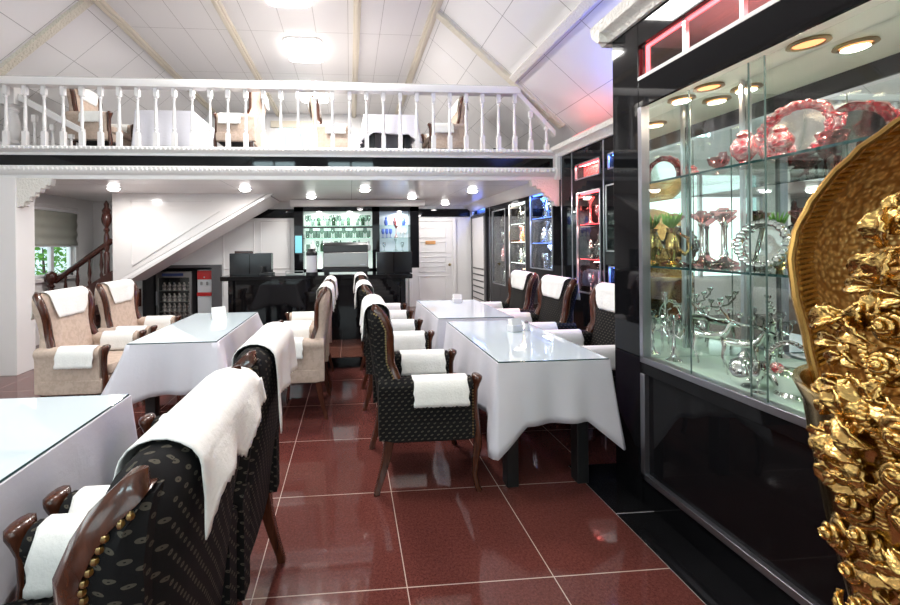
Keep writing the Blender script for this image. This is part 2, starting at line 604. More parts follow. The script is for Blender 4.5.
# loft slab: floor, soffit, beam front
struct(MB().box(XL, 2.98, BEAM + 0.05, YE - 0.1, 2.24, 2.385).build('floor_loft', M['grey_panel'], flat=True))
ZS = 2.2
struct(quad('ceiling_soffit', [(XL, BEAM + 0.04, ZS), (XL, YE, ZS), (2.98, YE, ZS), (2.98, BEAM + 0.04, ZS)], M['soffit'],
            [(XL, BEAM), (XL, YE), (2.98, YE), (2.98, BEAM)]))
BR = 2.56
struct(MB().box(XL, BR, BEAM + 0.03, BEAM + 0.06, 2.31, 2.45).build('trim_11', M['black']))
def moulding(n, z0, z1, y0, depth, m='white'):
    mb = MB()
    h = z1 - z0
    prof = [(y0, z0), (y0 - depth * 0.45, z0), (y0 - depth * 0.5, z0 + h * 0.3), (y0 - depth * 0.8, z0 + h * 0.42), (y0 - depth, z0 + h * 0.6), (y0 - depth, z0 + h * 0.9), (y0 - depth * 0.85, z1), (y0, z1)]
    mb.prism(prof, 'x', XL, BR)
    # row of beads
    for i in range(int((BR - XL) / 0.05)):
        mb.ball((XL + 0.025 + i * 0.05, y0 - depth, z0 + h * 0.72), 0.02, 6, 4)
    return struct(mb.build('trim_%d' % n, M[m]))
moulding(12, 2.17, 2.315, BEAM + 0.06, 0.10)
moulding(13, 2.44, 2.535, BEAM + 0.06, 0.10)
struct(MB().box(2.50, 2.585, BEAM - 0.05, BEAM + 0.07, 2.17, 2.56).build('trim_14', M['white'], bev=0.006))

# white pillar under the beam, left; bracket each side
struct(MB().box(XL, -3.66, 4.56, 4.82, 0, ZS - 0.02).build('wall_pier', M['white_gloss'], bev=0.004))
def bracket(n, x, sgn, z):
    pts = [(x, z), (x + sgn * 0.36, z), (x + sgn * 0.36, z - 0.03)]
    N = 6
    for i in range(N):
        t0, t1 = i / N, (i + 1) / N
        ax, az = 0.33 * (1 - t0) + 0.02, -0.04 - 0.27 * t0 ** 1.3
        bx, bz = 0.33 * (1 - t1) + 0.02, -0.04 - 0.27 * t1 ** 1.3
        for q in (0.15, 0.4, 0.65, 0.9):
            bul = 0.03 * math.sin(PI * q)
            pts.append((x + sgn * (ax + (bx - ax) * q + bul * 0.75), z + az + (bz - az) * q - bul))
    pts.append((x, z - 0.33))
    if sgn < 0: pts.reverse()
    struct(MB().prism(pts, 'y', BEAM - 0.02, BEAM + 0.05).build('trim_%d' % n, M['carved']))
bracket(15, -3.66, 1, 2.175)
bracket(16, 2.56, -1, 2.175)

# back walls: white panelled wall, higher black band
mb = MB()
YP = 7.2
mb.box(-2.35, -0.95, YP, YP + 0.1, 0, ZS)
struct(mb.build('wall_back', M['white'], flat=True))
struct(MB().box(XL, XR + 0.5, YB, YB + 0.1, 0, ZS).build('wall_rear', M['white'], flat=True))
struct(MB().box(-2.3, -0.95, YP - 0.03, YP, 1.90, 2.06).build('trim_17', M['black']))
struct(MB().box(0.6, 2.5, YB - 0.03, YB, 1.97, 2.13).build('trim_18', M['black']))
mb = MB()
for a, b in ((-2.28, -1.72), (-1.62, -1.08)):
    mb.box(a, a + 0.02, YP - 0.015, YP, 0.5, 1.86).box(b - 0.02, b, YP - 0.015, YP, 0.5, 1.86).box(a, b, YP - 0.015, YP, 1.84, 1.86).box(a, b, YP - 0.015, YP, 0.98, 1.0)
struct(mb.build('trim_19', M['white_gloss'], bev=0.004))

# door in the rear wall
mb = MB()
DX0, DX1, DZ0, DZ1 = 1.27, 2.12, 0.12, 1.87
mb.box(DX0, DX1, YB - 0.05, YB - 0.005, DZ0, DZ1)
for z0, z1 in ((0.25, 0.75), (0.83, 0.95), (1.03, 1.15), (1.23, 1.45), (1.53, 1.75)):
    for a, b, c, d in ((DX0 + .14, DX1 - .14, z0, z0 + .015), (DX0 + .14, DX1 - .14, z1 - .015, z1), (DX0 + .14, DX0 + .155, z0, z1), (DX1 - .155, DX1 - .14, z0, z1)):
        mb.box(a, b, YB - 0.06, YB - 0.05, c, d)
dr = struct(mb.build('door_1', M['white_gloss'], bev=0.004))
MB().tube([(2.04, YB - 0.05, 0.98), (2.04, YB - 0.11, 0.98)], 0.012).ball((2.04, YB - 0.12, 0.98), 0.03).build('door_handle', M['brass'], dr)
MB().box(1.55, 1.76, YB - 0.066, YB - 0.058, 1.40, 1.47).build('door_plate', M['chip_label'], dr)
struct(MB().box(DX0 - .07, DX0, YB - .07, YB, 0.12, DZ1 + .07).box(DX1, DX1 + .07, YB - .07, YB, 0.12, DZ1 + .07).box(DX0, DX1, YB - .07, YB, DZ1, DZ1 + .07).build('trim_20', M['white_gloss'], bev=0.006))

# ---------------------------------------------- black wall on the right with its lit openings
WD = 0.36
OPEN = dict(
    nicheblue=(3.38, 3.68, 0.80, 1.17), topblue=(3.38, 3.68, 2.12, 2.28),
    red=(3.80, 4.22, 0.85, 1.96), topred=(3.80, 4.24, 2.10, 2.28),
    blue=(4.74, 5.36, 1.05, 2.08), amber=(5.50, 6.10, 0.66, 2.02), dark=(6.25, 6.84, 0.70, 1.98),
    farblue=(7.18, 7.95, 1.98, 2.13))
mb = MB()
holes = [tuple(v) for v in OPEN.values()]
def put_r(a, b, c, d):
    # above the beam line the wall stops at the loft floor
    mb.box(XR, XR + 0.05, a, b, c, d)
wall_with_holes(mb, 2.2, BEAM + 0.1, 0, 2.56, [h for h in holes if h[0] < 4.5], put_r)
wall_with_holes(mb, BEAM + 0.1, YB, 0, ZS, [h for h in holes if h[0] > 4.5], put_r)
mb.box(2.05, 3.0, 2.2, 2.24, 0, 2.6).box(2.98, 3.02, YF, YB, 0, 2.75)
struct(mb.build('wall_right', M['black'], flat=True))
# vertical joints between panels of that wall, white cornices
mb = MB()
for y in (3.74, 4.30, 4.52, 6.95):
    mb.box(XR - 0.006, XR, y, y + 0.012, 0.05, 2.5 if y < 4.55 else ZS - .05)
struct(mb.build('trim_21', M['alu']))
mb = MB()
prof = [(XR + 0.05, 2.44), (XR - 0.03, 2.44), (XR - 0.05, 2.48), (XR - 0.1, 2.51), (XR - 0.11, 2.56), (XR + 0.05, 2.57)]
mb.prism(prof, 'y', 2.2, BEAM - 0.02)
struct(mb.build('trim_22', M['carved']))
mb = MB()
mb.prism([(XR, 2.07), (XR - 0.03, 2.07), (XR - 0.16, 2.17), (XR - 0.18, 2.2), (XR, 2.2)], 'y', BEAM + 0.1, YB)
struct(mb.build('trim_23', M['white'], bev=0.003))
# white louvred door in that wall at the far end
mb = MB().box(XR - 0.02, XR + 0.01, 7.22, 7.92, 0.12, 1.92)
dd = struct(mb.build('door_2', M['white_gloss'], bev=0.004))
mb = MB()
for i in range(6):
    mb.box(XR - 0.026, XR - 0.016, 7.26, 7.88, 0.30 + i * 0.12, 0.325 + i * 0.12)
mb.build('vent_slot', M['black_matt'], dd)
struct(MB().box(XR - .03, XR, 7.13, 7.22, .12, 1.96).box(XR - .03, XR, 7.92, 7.98, .12, 1.96).box(XR - .03, XR, 7.13, 7.98, 1.92, 1.97).build('trim_24', M['grey_panel'], bev=0.004))


M['pale'] = mat('pale_cabinet_back', (0.34, 0.36, 0.36), 0.12)
k = NT(M['pale'])
k.l(k.mix(k.ramp(k.noise(38, 4), 0.42, 0.60), (0.05, 0.05, 0.05), (0.62, 0.66, 0.64)), k.b.inputs['Base Color'])


def cabinet(key, label, led, zs, name='wall_display_cabinet', strength=None, back='pale'):
    y0, y1, z0, z1 = OPEN[key]
    x0, x1 = XR + 0.005, XR + (.10 if back.endswith('_lit') else WD)
    o = thing(name, label, 'display cabinet', (XR, (y0 + y1) / 2, z0))
    ox, oy, oz = o.location
    L = (-ox, -oy, -oz)
    e = 0.012
    mb = MB().box(x0, x1, y0, y0 + e, z0, z1).box(x0, x1, y1 - e, y1, z0, z1).box(x0, x1, y0, y1, z0, z0 + e).box(x0, x1, y0, y1, z1 - e, z1)
    mb.build('carcass', M['black'], o, loc=L)
    MB().box(x1 - 0.01, x1, y0, y1, z0, z1).build('back_panel', M[back], o, loc=L)
    for z in zs:
        MB().box(x0 + 0.03, x1 - 0.012, y0 + e, y1 - e, z - 0.005, z + 0.005).build('glass_shelf', M['shelf_glass'], o, loc=L)
    MB().box(x0 + 0.004, x0 + 0.010, y0 + e, y1 - e, z0 + e, z1 - e).build('glass_door', M['glass'], o, loc=L)
    t = 0.014
    MB().box(x0 - .012, x0 + .004, y0, y0 + t, z0, z1).box(x0 - .012, x0 + .004, y1 - t, y1, z0, z1).box(x0 - .012, x0 + .004, y0, y1, z0, z0 + t).box(x0 - .012, x0 + .004, y0, y1, z1 - t, z1).build('door_frame', M['alu'], o, loc=L)
    if led:
        mb = MB()
        mb.box(x0 + 0.03, x0 + 0.05, y0 + 0.02, y1 - 0.02, z1 - e - 0.014, z1 - e)
        if z1 - z0 > 0.5:
            for z in zs:
                mb.box(x0 + 0.026, x0 + 0.03, y0 + e, y1 - e, z - 0.0018, z + 0.0018)
        mb.build('light_strip', M[led], o, loc=L)
        col = {'led_red': (1, .16, .14), 'led_blue': (.10, .22, 1), 'led_white': (1, .80, .66)}[led]
        big = z1 - z0 > .5
        area('cabinet_glow', ((x0 + x1) / 2 - .05, (y0 + y1) / 2, z1 - .03), (0, 0, 0), .1, (y1 - y0) * .7, (14.0 if big else 9.0), col)
        for z in zs:
            area('shelf_glow', ((x0 + x1) / 2, (y0 + y1) / 2, z - .012), (0, 0, 0), .15, (y1 - y0) * .7, 6.0, tuple(.45 + .55 * c for c in col))
    return o


cabinet('red', 'tall red-lit glass cabinet in black wall right of the balcony beam end', 'led_red', (1.22, 1.60))
cabinet('blue', 'blue-lit glass wall cabinet nearest under the balcony', 'led_blue', (1.40, 1.74))
cabinet('amber', 'glass wall cabinet with amber and red glow left of the blue one', 'led_white', (1.10, 1.42, 1.70))
cabinet('dark', 'dim glass wall cabinet next to the louvred white door', None, (1.1, 1.4, 1.7))
for nm, c1, c2 in (('red_lit', (.85, .02, .03), (1, .55, .5)), ('blue_lit', (.03, .10, .9), (.45, .65, 1))):
    m_ = mat(nm + '_panel', (.1, .1, .1), .2, emit=c1, strength=.9)
    M[nm] = m_
    k = NT(m_)
    k.l(k.mix(k.ramp(k.noise(46, 4), 0.52, 0.68), c1, c2), k.b.inputs['Emission Color'])  # whitish noise spots are glints painted into the glow
cabinet('topred', 'small red-lit case high on the black wall', 'led_red', (), 'wall_light_case', back='red_lit')
cabinet('topblue', 'small blue-lit case high on black wall beside the red one', 'led_blue', (), 'wall_light_case', back='blue_lit')
cabinet('nicheblue', 'low blue-lit niche in black wall behind nearest right chair', 'led_blue', (), 'wall_light_case', back='blue_lit')
cabinet('farblue', 'small blue-lit case above the louvred white door', 'led_blue', (), 'wall_light_case', back='blue_lit')

# framed black glass panel
o = thing('framed_panel', 'black glass panel in thin silver frame on the black wall', 'panel', (XR, 3.53, 1.31))
MB().box(-0.018, -0.003, -.15, .15, 0.01, .65).build('panel_glass', M['black'], o)
mb = MB()
for a in ((-.16, .16, 0, .014), (-.16, .16, .646, .66), (-.16, -.146, 0, .66), (.146, .16, 0, .66)):
    mb.box(-0.024, -0.002, *a)
mb.build('frame', M['alu'], o)

# ------------------------------------------------------------------ big vitrine on the right
VX, VD = 1.55, 2.06
VY0, VY1 = 0.15, 2.19
GL0, GL1 = 0.78, 2.12
RL0, RL1 = 2.28, 2.45
M['pale_edge'] = mat('pale_green_glass_edge', (0.10, 0.15, 0.14), 0.15)
M['vit_alu'] = mat('grey_aluminium', (0.30, 0.30, 0.33), 0.3, 0.9)
vit = thing('display_vitrine', 'large black glass-fronted display vitrine filling the right side', 'display cabinet', (VX, 1.2, 0))
VL = (-VX, -1.2, 0)
YS = 1.985   # where the glass starts, seen from the far pilaster
mb = MB()
mb.box(VX, VD, YS, VY1, 0.0, 2.6)                                  # far pilaster
mb.box(VX + .012, VD, VY0, YS, 0.0, 0.14)                          # plinth
mb.box(VX, VD, VY0, YS, 0.70, GL0 - 0.02)                          # counter band
mb.box(VX, VX + 0.02, VY0, YS, GL1, RL0)                           # header
mb.box(VX, VD, VY0, YS, RL1, 2.6)                                  # upper header
mb.box(VX + .02, VD, VY0, YS, 2.235, RL0)                          # floor of red case
mb.box(2.0, VD, VY0, YS, 0.14, 2.6)                                # back
mb.box(VX, VD, VY0 - 0.1, VY0, 0, 2.6)
mb.build('carcass', M['black'], vit, loc=VL, bev=0.003)
MB().box(1.965, 2.0, VY0, YS, GL0, 2.235).build('back_mirror', M['mirror'], vit, loc=VL)
MB().box(1.955, 2.0, VY0, YS, RL0, RL1).build('upper_back_board', M['white_gloss'], vit, loc=VL)
MB().box(VX + .02, 1.955, VY0, YS, RL0, RL0 + .004).build('upper_floor_board', M['white_gloss'], vit, loc=VL)
MB().box(VX + .02, 1.965, YS - 0.012, YS, GL0, 2.235).build('end_mirror', M['mirror'], vit, loc=VL)
M['mint'] = mat('pale_mint_board', (0.84, 0.92, 0.89), 0.3)
MB().box(VX + .02, 1.965, VY0, YS - 0.012, 2.205, 2.235).build('ceiling_board', M['mint'], vit, loc=VL)
MB().box(VX + .01, 1.965, VY0, YS - 0.012, GL0 - 0.02, GL0).build('floor_glass', mat('mint_glass_floor', (0.58, 0.68, 0.64), 0.08), vit, loc=VL)
# lower doors: black glass set in aluminium rails
MB().box(VX + 0.02, VX + 0.03, 1.1, YS - .03, 0.17, 0.70).build('lower_door', M['black'], vit, loc=VL)
MB().box(VX + 0.03, VX + 0.04, VY0, 1.13, 0.17, 0.70).build('lower_door', M['black'], vit, loc=VL)
mb = MB()
mb.box(VX - .006, VX + .05, VY0, YS, 0.14, 0.172).box(VX - .006, VX + .05, YS - .03, YS, 0.14, 0.70)
mb.box(VX - .006, VX + .05, VY0, YS, GL0 - 0.02, GL0 + 0.012).box(VX - .006, VX + .04, YS - .025, YS, GL0, GL1)
mb.build('metal_frame', M['vit_alu'], vit, loc=VL, bev=0.002)
for a, b, dx in ((1.36, YS - .02, 0.012), (0.75, 1.42, 0.024), (VY0, 0.82, 0.012)):
    p = MB().box(VX + dx, VX + dx + 0.006, a, b, GL0 + .012, GL1 - .02).build('sliding_glass', M['glass'], vit, loc=VL)
mb = MB()
for y in (1.36, 1.42, 0.75, 0.82, 1.69):
    mb.box(VX + .012, VX + .018, y - .0012, y + .0012, GL0 + .012, GL1 - .02)
mb.build('glass_edge', M['pale_edge'], vit, loc=VL)
for z in (1.27, 1.715):
    s = MB().box(VX + .05, 1.963, VY0, YS - .014, z - .004, z + .004).build('glass_shelf', M['shelf_glass'], vit, loc=VL)
    MB().box(VX + .045, VX + .05, VY0, YS - .014, z - .005, z + .005).build('shelf_edge', M['glass_edge'], s)
for y, z0, z1 in ((1.80, GL0, 2.2), (1.10, GL0, 2.2)):
    MB().box(1.94, 1.955, y - .008, y + .008, z0, z1).build('shelf_upright', M['alu'], vit, loc=VL)
# red case on top
MB().box(VX + .02, 1.955, VY0, YS, RL1 - .004, RL1).build('upper_ceiling_board', M['grey_panel'], vit, loc=VL)
MB().box(VX + .012, VX + .018, VY0, YS, RL0, RL1).build('upper_glass', M['glass'], vit, loc=VL)
MB().box(VX - .004, VX + .02, VY0, YS, RL0 - .016, RL0 + .002).build('white_sill', M['white_gloss'], vit, loc=VL)
MB().box(VX + .03, VX + .045, VY0, YS - .02, RL1 - .014, RL1 - .002).box(VX + .03, VX + .045, YS - .03, YS - .018, RL0, RL1 - .014).build('red_light_strip', M['led_red'], vit, loc=VL)
mb = MB()
for y in (1.72, 1.45, 1.18, 0.9):
    mb.box(VX + .02, VX + .04, y - .008, y + .008, RL0, RL1)
mb.build('case_divider', M['alu'], vit, loc=VL)
mb = MB()
mb.prism([(VX, 2.58), (VX - .02, 2.58), (VX - .035, 2.61), (VX - .075, 2.635), (VX - .09, 2.69), (VX + .1, 2.70), (VX + .1, 2.58)], 'y', VY0, VY1 + .07)
mb.prism([(VY1, 2.58), (VY1 + .02, 2.58), (VY1 + .07, 2.635), (VY1 + .085, 2.69), (VY1, 2.70)], 'x', VX - .08, VD)
mb.build('cornice', M['carved'], vit, loc=VL)
for y in (1.89, 1.45, 1.0, 0.55):
    d = MB().lathe([(0.062, 2.204), (0.065, 2.196), (0.05, 2.192), (0.046, 2.204)], 1.86, y, 24).build('downlight_ring', M['brass'], vit, loc=VL)
    MB().lathe([(0.001, 2.201), (0.046, 2.201), (0.046, 2.199), (0.001, 2.198)], 1.86, y, 24).build('downlight_lens', M['warm'], d)
    area('downlight_glow', (1.86, y, 2.185), (0, 0, 0), 0.08, 0.08, 4.5, (1, .78, .6), shape='DISK')
for y in (1.6, 1.05):
    area('case_glow', (VX + .2, y, RL1 - .02), (0, 0, 0), 0.15, 0.4, 3.0, (1, .25, .25))
    area('case_glow', (VX + .12, y, RL0 + .02), (R(180), 0, 0), 0.06, 0.45, 1.0, (1, .22, .22))

# ------------------------------------------------------------------ armchairs
XR_T = [(0.31, 0.09), (0.5, 0.068), (0.71, 0.037), (0.88, 0.012), (1.0, 0.0), (1.06, 0.0)]
W_T = [(0.31, 0.29), (0.52, 0.285), (0.62, 0.272), (0.74, 0.246), (0.84, 0.258), (0.94, 0.284), (1.0, 0.282), (1.05, 0.25)]
WF_T = [(0.56, 0.20), (0.64, 0.145), (0.74, 0.105), (0.85, 0.10), (0.92, 0.098), (0.99, 0.07), (1.03, 0.025)]


def make_chair(name, label, fab, wood, group):
    root = thing(name, label, 'armchair', group=group)
    # body between the legs
    mb = MB()
    def rr(x0, x1, y, z, r=0.03):
        p = []
        for cx, cy, a0 in ((x1 - r, y - r, 0), (x0 + r, y - r, 90), (x0 + r, -y + r, 180), (x1 - r, -y + r, 270)):
            for a in (0, 45, 90):
                p.append((cx + r * math.cos(R(a0 + a)), cy + r * math.sin(R(a0 + a)), z))
        return p
    mb.loft([rr(.11, .575, .285, .305), rr(.085, .595, .30, .315), rr(.08, .60, .303, .36), rr(.08, .60, .30, .41), rr(.10, .59, .29, .42)])
    mb.build('seat_base', fab, root)
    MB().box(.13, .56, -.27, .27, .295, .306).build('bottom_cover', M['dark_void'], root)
    mb = MB()
    mb.loft([rr(.16, .60, .20, .415, .05), rr(.14, .625, .213, .435, .05), rr(.14, .63, .215, .47, .05), rr(.15, .615, .205, .50, .05), rr(.20, .56, .15, .512, .05)])
    mb.build('seat_cushion', fab, root)
    # back
    mb = MB()
    secs = []
    for z in (.31, .40, .50, .60, .68, .75, .82, .89, .93, .97, 1.005, 1.03, 1.048, 1.054):
        xr, wv = lerp(XR_T, z), lerp(W_T, z)
        th = 0.10
        if z > 1.0:
            t = (z - 1.0) / 0.054
            th = 0.10 * math.sqrt(max(0.02, 1 - t * t * 0.97))
            xr += (0.10 - th) / 2
            wv -= 0.03 * t * t
        e = th * 0.45
        sec = []
        for y in (-1, -.8, -.4, 0, .4, .8, 1):
            sec.append((xr - 0.012 * (1 - y * y) + (e if abs(y) == 1 else 0), y * wv, z))
        for y in (1, .8, .4, 0, -.4, -.8, -1):
            sec.append((xr + th + 0.012 * (1 - y * y) - (e if abs(y) == 1 else 0), y * wv * (0.985 if abs(y) == 1 else 1), z))
        secs.append(sec)
    mb.loft(secs)
    mb.build('backrest', fab, root, sharp=60)
    wt = MB()
    for sg in (-1, 1):
        nl = MB()
        # wing: panel from the back edge forward, wood along its front edge
        mb = MB()
        secs, wsec = [], []
        zs = [.56, .60, .64, .69, .74, .79, .84, .89, .935, .975, 1.005, 1.03]
        for z in zs:
            xr, wv, xf = lerp(XR_T, z) + 0.012, lerp(W_T, z) * sg, lerp(WF_T, z)
            xf = max(xf, xr + 0.01)
            t = 0.045 * sg
            secs.append([(xr, wv - t, z), (xr, wv - .012 * sg, z), (xr + .02, wv + .003 * sg, z), ((xr + xf) / 2, wv + .010 * sg, z), (xf, wv + .006 * sg, z), (xf, wv - t, z)])
            u = max(0.0, (z - 0.92) / 0.11)
            wid = 0.040 * (1 - 0.30 * u)
            wsec.append([(xf - .002, wv - t * 0.95, z), (xf - .002, wv + .013 * sg, z), (xf + wid * .6, wv + .017 * sg, z + wid * u * .6), (xf + wid, wv + .004 * sg, z + wid * u), (xf + wid, wv - t * .6, z + wid * u), (xf + wid * .6, wv - t * 1.0, z)])
        mb.loft(secs)
        mb.build('wing', fab, root, sharp=50)
        wb = MB().loft(wsec)
        last = wsec[-1]
        tz = wsec[-1]
        wsec2 = [[(sum(p[0] for p in tz) / 6 + (p[0] - sum(q[0] for q in tz) / 6) * f - g_, sum(p[1] for p in tz) / 6 + (p[1] - sum(q[1] for q in tz) / 6) * f, p[2] + h_) for p in tz] for f, g_, h_ in ((1, 0, 0), (.85, .008, .006), (.5, .016, .010), (.1, .02, .011))]
        wb.loft(wsec2)
        wb.build('wing_trim', wood, root, sharp=50)
        pl = [Vector((lerp(WF_T, .58 + .445 * q / 60) - .007, (lerp(W_T, .58 + .445 * q / 60) + .009) * sg, .58 + .445 * q / 60)) for q in range(61)]
        acc = 0
        for p_, q_ in zip(pl, pl[1:]):
            acc += (q_ - p_).length
            if acc > .0135:
                acc = 0
                nl.ball(q_, .0064, 6, 4)
        if fab is M['dotted']:
            nl.build('nailhead_trim', M['brass'], root)
        nl = MB()
        # arm
        mb = MB()
        y0 = .262 * sg
        secs = []
        for x, s in ((.05, .9), (.07, 1), (.30, 1), (.55, 1), (.575, .96)):
            sec = []
            for a in range(-35, 216, 25):
                sec.append((x, y0 + .052 * math.cos(R(a)) * s, .612 + .045 * math.sin(R(a)) * s))
            sec = [(x, y0 + .036 * s, .32), (x, y0 + .036 * s, .56)] + sec + [(x, y0 - .036 * s, .56), (x, y0 - .036 * s, .32)]
            secs.append(sec)
        mb.loft(secs)
        mb.build('armrest', fab, root, sharp=50)
        # front post and leg in one
        mb = MB()
        secs = []
        for z, xc, hx, hy in ((0, .615, .014, .014), (.012, .617, .018, .018), (.03, .606, .015, .015), (.10, .594, .015, .015), (.18, .600, .018, .019), (.26, .612, .023, .025), (.32, .612, .023, .028), (.40, .603, .019, .024), (.50, .594, .017, .022), (.58, .596, .018, .026), (.615, .604, .021, .034), (.64, .610, .026, .041), (.655, .611, .025, .041), (.662, .608, .018, .030)):
            secs.append([(xc + hx * math.cos(2 * PI * j / 10) * 1.1, y0 + hy * math.sin(2 * PI * j / 10) * 1.1, z) for j in range(10)])
        mb.loft(secs)
        mb.build('front_leg', wood, root, sharp=60)
        for q in range(18):
            nl.ball((.574 , y0 + .040 * sg, .34 + .28 * q / 17), .0055, 6, 4)
        if fab is M['dotted']:
            nl.build('nailhead_trim', M['brass'], root)
        mb = MB()
        secs = []
        for z, xc, h in ((0, .035, .017), (.03, .042, .017), (.12, .07, .02), (.22, .095, .024), (.32, .11, .028)):
            secs.append([(xc + h * a, .25 * sg + h * b, z) for a, b in ((-1, -1), (1, -1), (1, 1), (-1, 1))])
        mb.loft(secs)
        mb.build('rear_leg', wood, root, bev=.005)
    return root


def scallop(t, n):
    return abs(math.sin(t * PI * n))


def headrest_cover(yc=0.0, wd=0.42, front=0.86, rear=0.86, tip=None, seed=1):
    """towel over the top of a chair back, chair-local coordinates"""
    rnd = random.Random(seed)
    ph = rnd.random() * 6
    g = 0.010
    path = []
    n1 = 10
    for i in range(n1):
        z = front + (1.015 - front) * i / (n1 - 1)
        path.append((lerp(XR_T, z) + .112 + g, z, 'f', 1 - i / (n1 - 1)))
    for a in range(20, 161, 20):
        path.append((0.05 + (.062 + g) * math.cos(R(a)), 1.010 + (.045 + g) * math.sin(R(a)), 't', 0))
    for i in range(n1):
        z = 1.015 + (rear - 1.015) * i / (n1 - 1)
        path.append((lerp(XR_T, z) - .012 - g - .012 * (i / (n1 - 1)), z, 'r', i / (n1 - 1)))
    N = 44
    vs, fs = [], []
    for x, z, s, d in path:
        for j in range(N + 1):
            v = j / N
            y = yc + (v - .5) * wd
            xx, zz = x, z
            if s == 'f':
                y = yc * (1 - d * .7) + (v - .5) * wd * (1 - .16 * d)
                e = min(v, 1 - v) * 2
                zz += d * (.055 * max(0, 1 - e * 5) ** 1.5)
                xx += .004 * math.sin(v * 17 + ph) * d
            if s == 'r':
                y = yc + (v - .5) * wd * (1 + .04 * d)
                xx -= d * (.010 * math.sin(v * 13 + ph) + .010)
                if tip:
                    for c, dz, wid in tip:
                        zz -= d * dz * max(0, 1 - abs(v - c) / wid)
            if d > .95:
                zz += -.007 * scallop(v, 22)
            if j in (0, N):
                pass
            # follow the rounded shoulder of the back
            over = abs(y) - .235
            if over > 0 and s != 'r':
                zz -= over * .25
            vs.append((xx, y + (.004 * scallop(d * 1.0 + z * 9, 3) * (1 if j == N else -1) if j in (0, N) else 0), zz))
    for i in range(len(path) - 1):
        for j in range(N):
            a = i * (N + 1) + j
            fs.append((a, a + 1, a + N + 2, a + N + 1))
    return MB().add(vs, fs)


def arm_cover(x0=.24, x1=.545, hang=.095, seed=1):
    """lace cover over an arm; the arm's own centre line is y = 0"""
    rnd = random.Random(seed)
    ph = rnd.random() * 6
    g = .006
    path = []
    z_top = .612
    for i in range(6):
        path.append((-.058 - g - .004 * (1 - i / 5), .612 - hang + hang * i / 5 * .92, 1 - i / 5))
    for a in range(165, 14, -25):
        path.append(((.052 + g) * math.cos(R(a)), z_top + (.045 + g) * math.sin(R(a)), 0))
    for i in range(6):
        path.append((.058 + g + .004 * i / 5, .612 - hang + hang * (1 - i / 5) * .92, i / 5))
    N = 30
    vs, fs = [], []
    for y, z, d in path:
        for j in range(N + 1):
            v = j / N
            zz = z - (.006 * scallop(v, 13) if d > .95 else 0)
            yy = y + math.copysign(.004 * d * math.sin(v * 11 + ph), y) + math.copysign(.003 * d, y)
            xx = x0 + (x1 - x0) * v
            if j in (0, N):
                xx += .004 * math.sin(z * 260) * (1 if j == N else -1)
            vs.append((xx, yy, zz))
    for i in range(len(path) - 1):
        for j in range(N):
            a = i * (N + 1) + j
            fs.append((a, a + 1, a + N + 2, a + N + 1))
    return MB().add(vs, fs)


dark0 = make_chair('wing_armchair', 'x', M['dotted'], M['wood'], 'dark dotted wing armchairs')
beige0 = make_chair('wing_armchair', 'x', M['beige'], M['wood'], 'beige wing armchairs')
used = set()
hc0 = headrest_cover().build('headrest_cover', M['lace'], solid=.003)
ac0 = arm_cover().build('arm_cover', M['lace'], solid=.003)
for o in (hc0, ac0):
    o['category'] = 'chair cover'


def cover(src, x, y, z, rz, dy, label, group, mesh=None, sx=1.0):
    if src in used or mesh:
        o = src.copy()
        if mesh: o.data = mesh
        COL.objects.link(o)
    else:
        o = src
        used.add(src)
    c, s = math.cos(rz), math.sin(rz)
    o.location = (x - s * dy, y + c * dy, z)
    o.rotation_euler = (0, 0, rz)
    o.scale = (sx, 1, 1)
    tag(o, label, 'chair cover', group)
    return o


def place_chair(src, x, y, facing, label, ref, z=0, towel=None, arms=(-1, 1), arm_words=('near', 'far'), head=True):
    """facing +1 looks to +x, -1 looks to -x"""
    rz = 0 if facing > 0 else PI
    if src in used:
        r = dup(src, (x, y, z), rz, label)
    else:
        used.add(src)
        r = src
        r.location = (x, y, z)
        r.rotation_euler = (0, 0, rz)
        r['label'] = label
    sx = .87 if src is beige0 else 1.0
    r.scale = (sx, 1, 1)
    if head:
        cover(hc0, x, y, z, rz, 0, 'white towel over the back of ' + ref, 'headrest towels', towel, sx)
    for wy, wd in zip(arms, arm_words):
        # wy is the world side: -1 nearer the camera
        cover(ac0, x, y, z, rz, .262 * wy * facing, 'white lace cover on %s arm of %s' % (wd, ref), 'arm covers', None, sx)
    return r


tipped = headrest_cover(-.075, .45, .90, .95, [(1.0, .06, .12), (.48, .045, .14)], 5).build('towel_source', M['lace'], solid=.003)
tip_mesh = tipped.data
bpy.data.objects.remove(tipped)
t2 = headrest_cover(-.05, .40, .88, .86, [(1.0, .10, .22)], 8).build('towel_source', M['lace'], solid=.003)
tip_mesh2 = t2.data
bpy.data.objects.remove(t2)

place_chair(dark0, -.285, .86, -1, 'largest dark dotted wing armchair, in the left foreground', 'the left foreground chair', towel=tip_mesh)
place_chair(dark0, -.28, 1.51, -1, 'dark dotted wing armchair just beyond the left foreground one', 'the chair beyond the left foreground one', towel=tip_mesh2)
place_chair(dark0, .10, 2.43, 1, 'dark dotted wing armchair shown side-on in the centre, nearest of the aisle row', 'the nearest centre aisle chair')
place_chair(dark0, .075, 3.55, 1, 'dark dotted wing armchair second along the centre aisle row', 'the second centre aisle chair')
place_chair(dark0, .075, 4.62, 1, 'dark dotted wing armchair farthest along the centre aisle row', 'the farthest centre aisle chair')
place_chair(dark0, 2.18, 2.93, -1, 'dark dotted wing armchair by the vitrine, nearest of the right row', 'the right row chair beside the vitrine')
place_chair(dark0, 2.14, 3.78, -1, 'dark dotted wing armchair in the middle of the right row', 'the middle right row chair')
place_chair(dark0, 2.14, 4.56, -1, 'dark dotted wing armchair at the far end of the right row', 'the farthest right row chair')
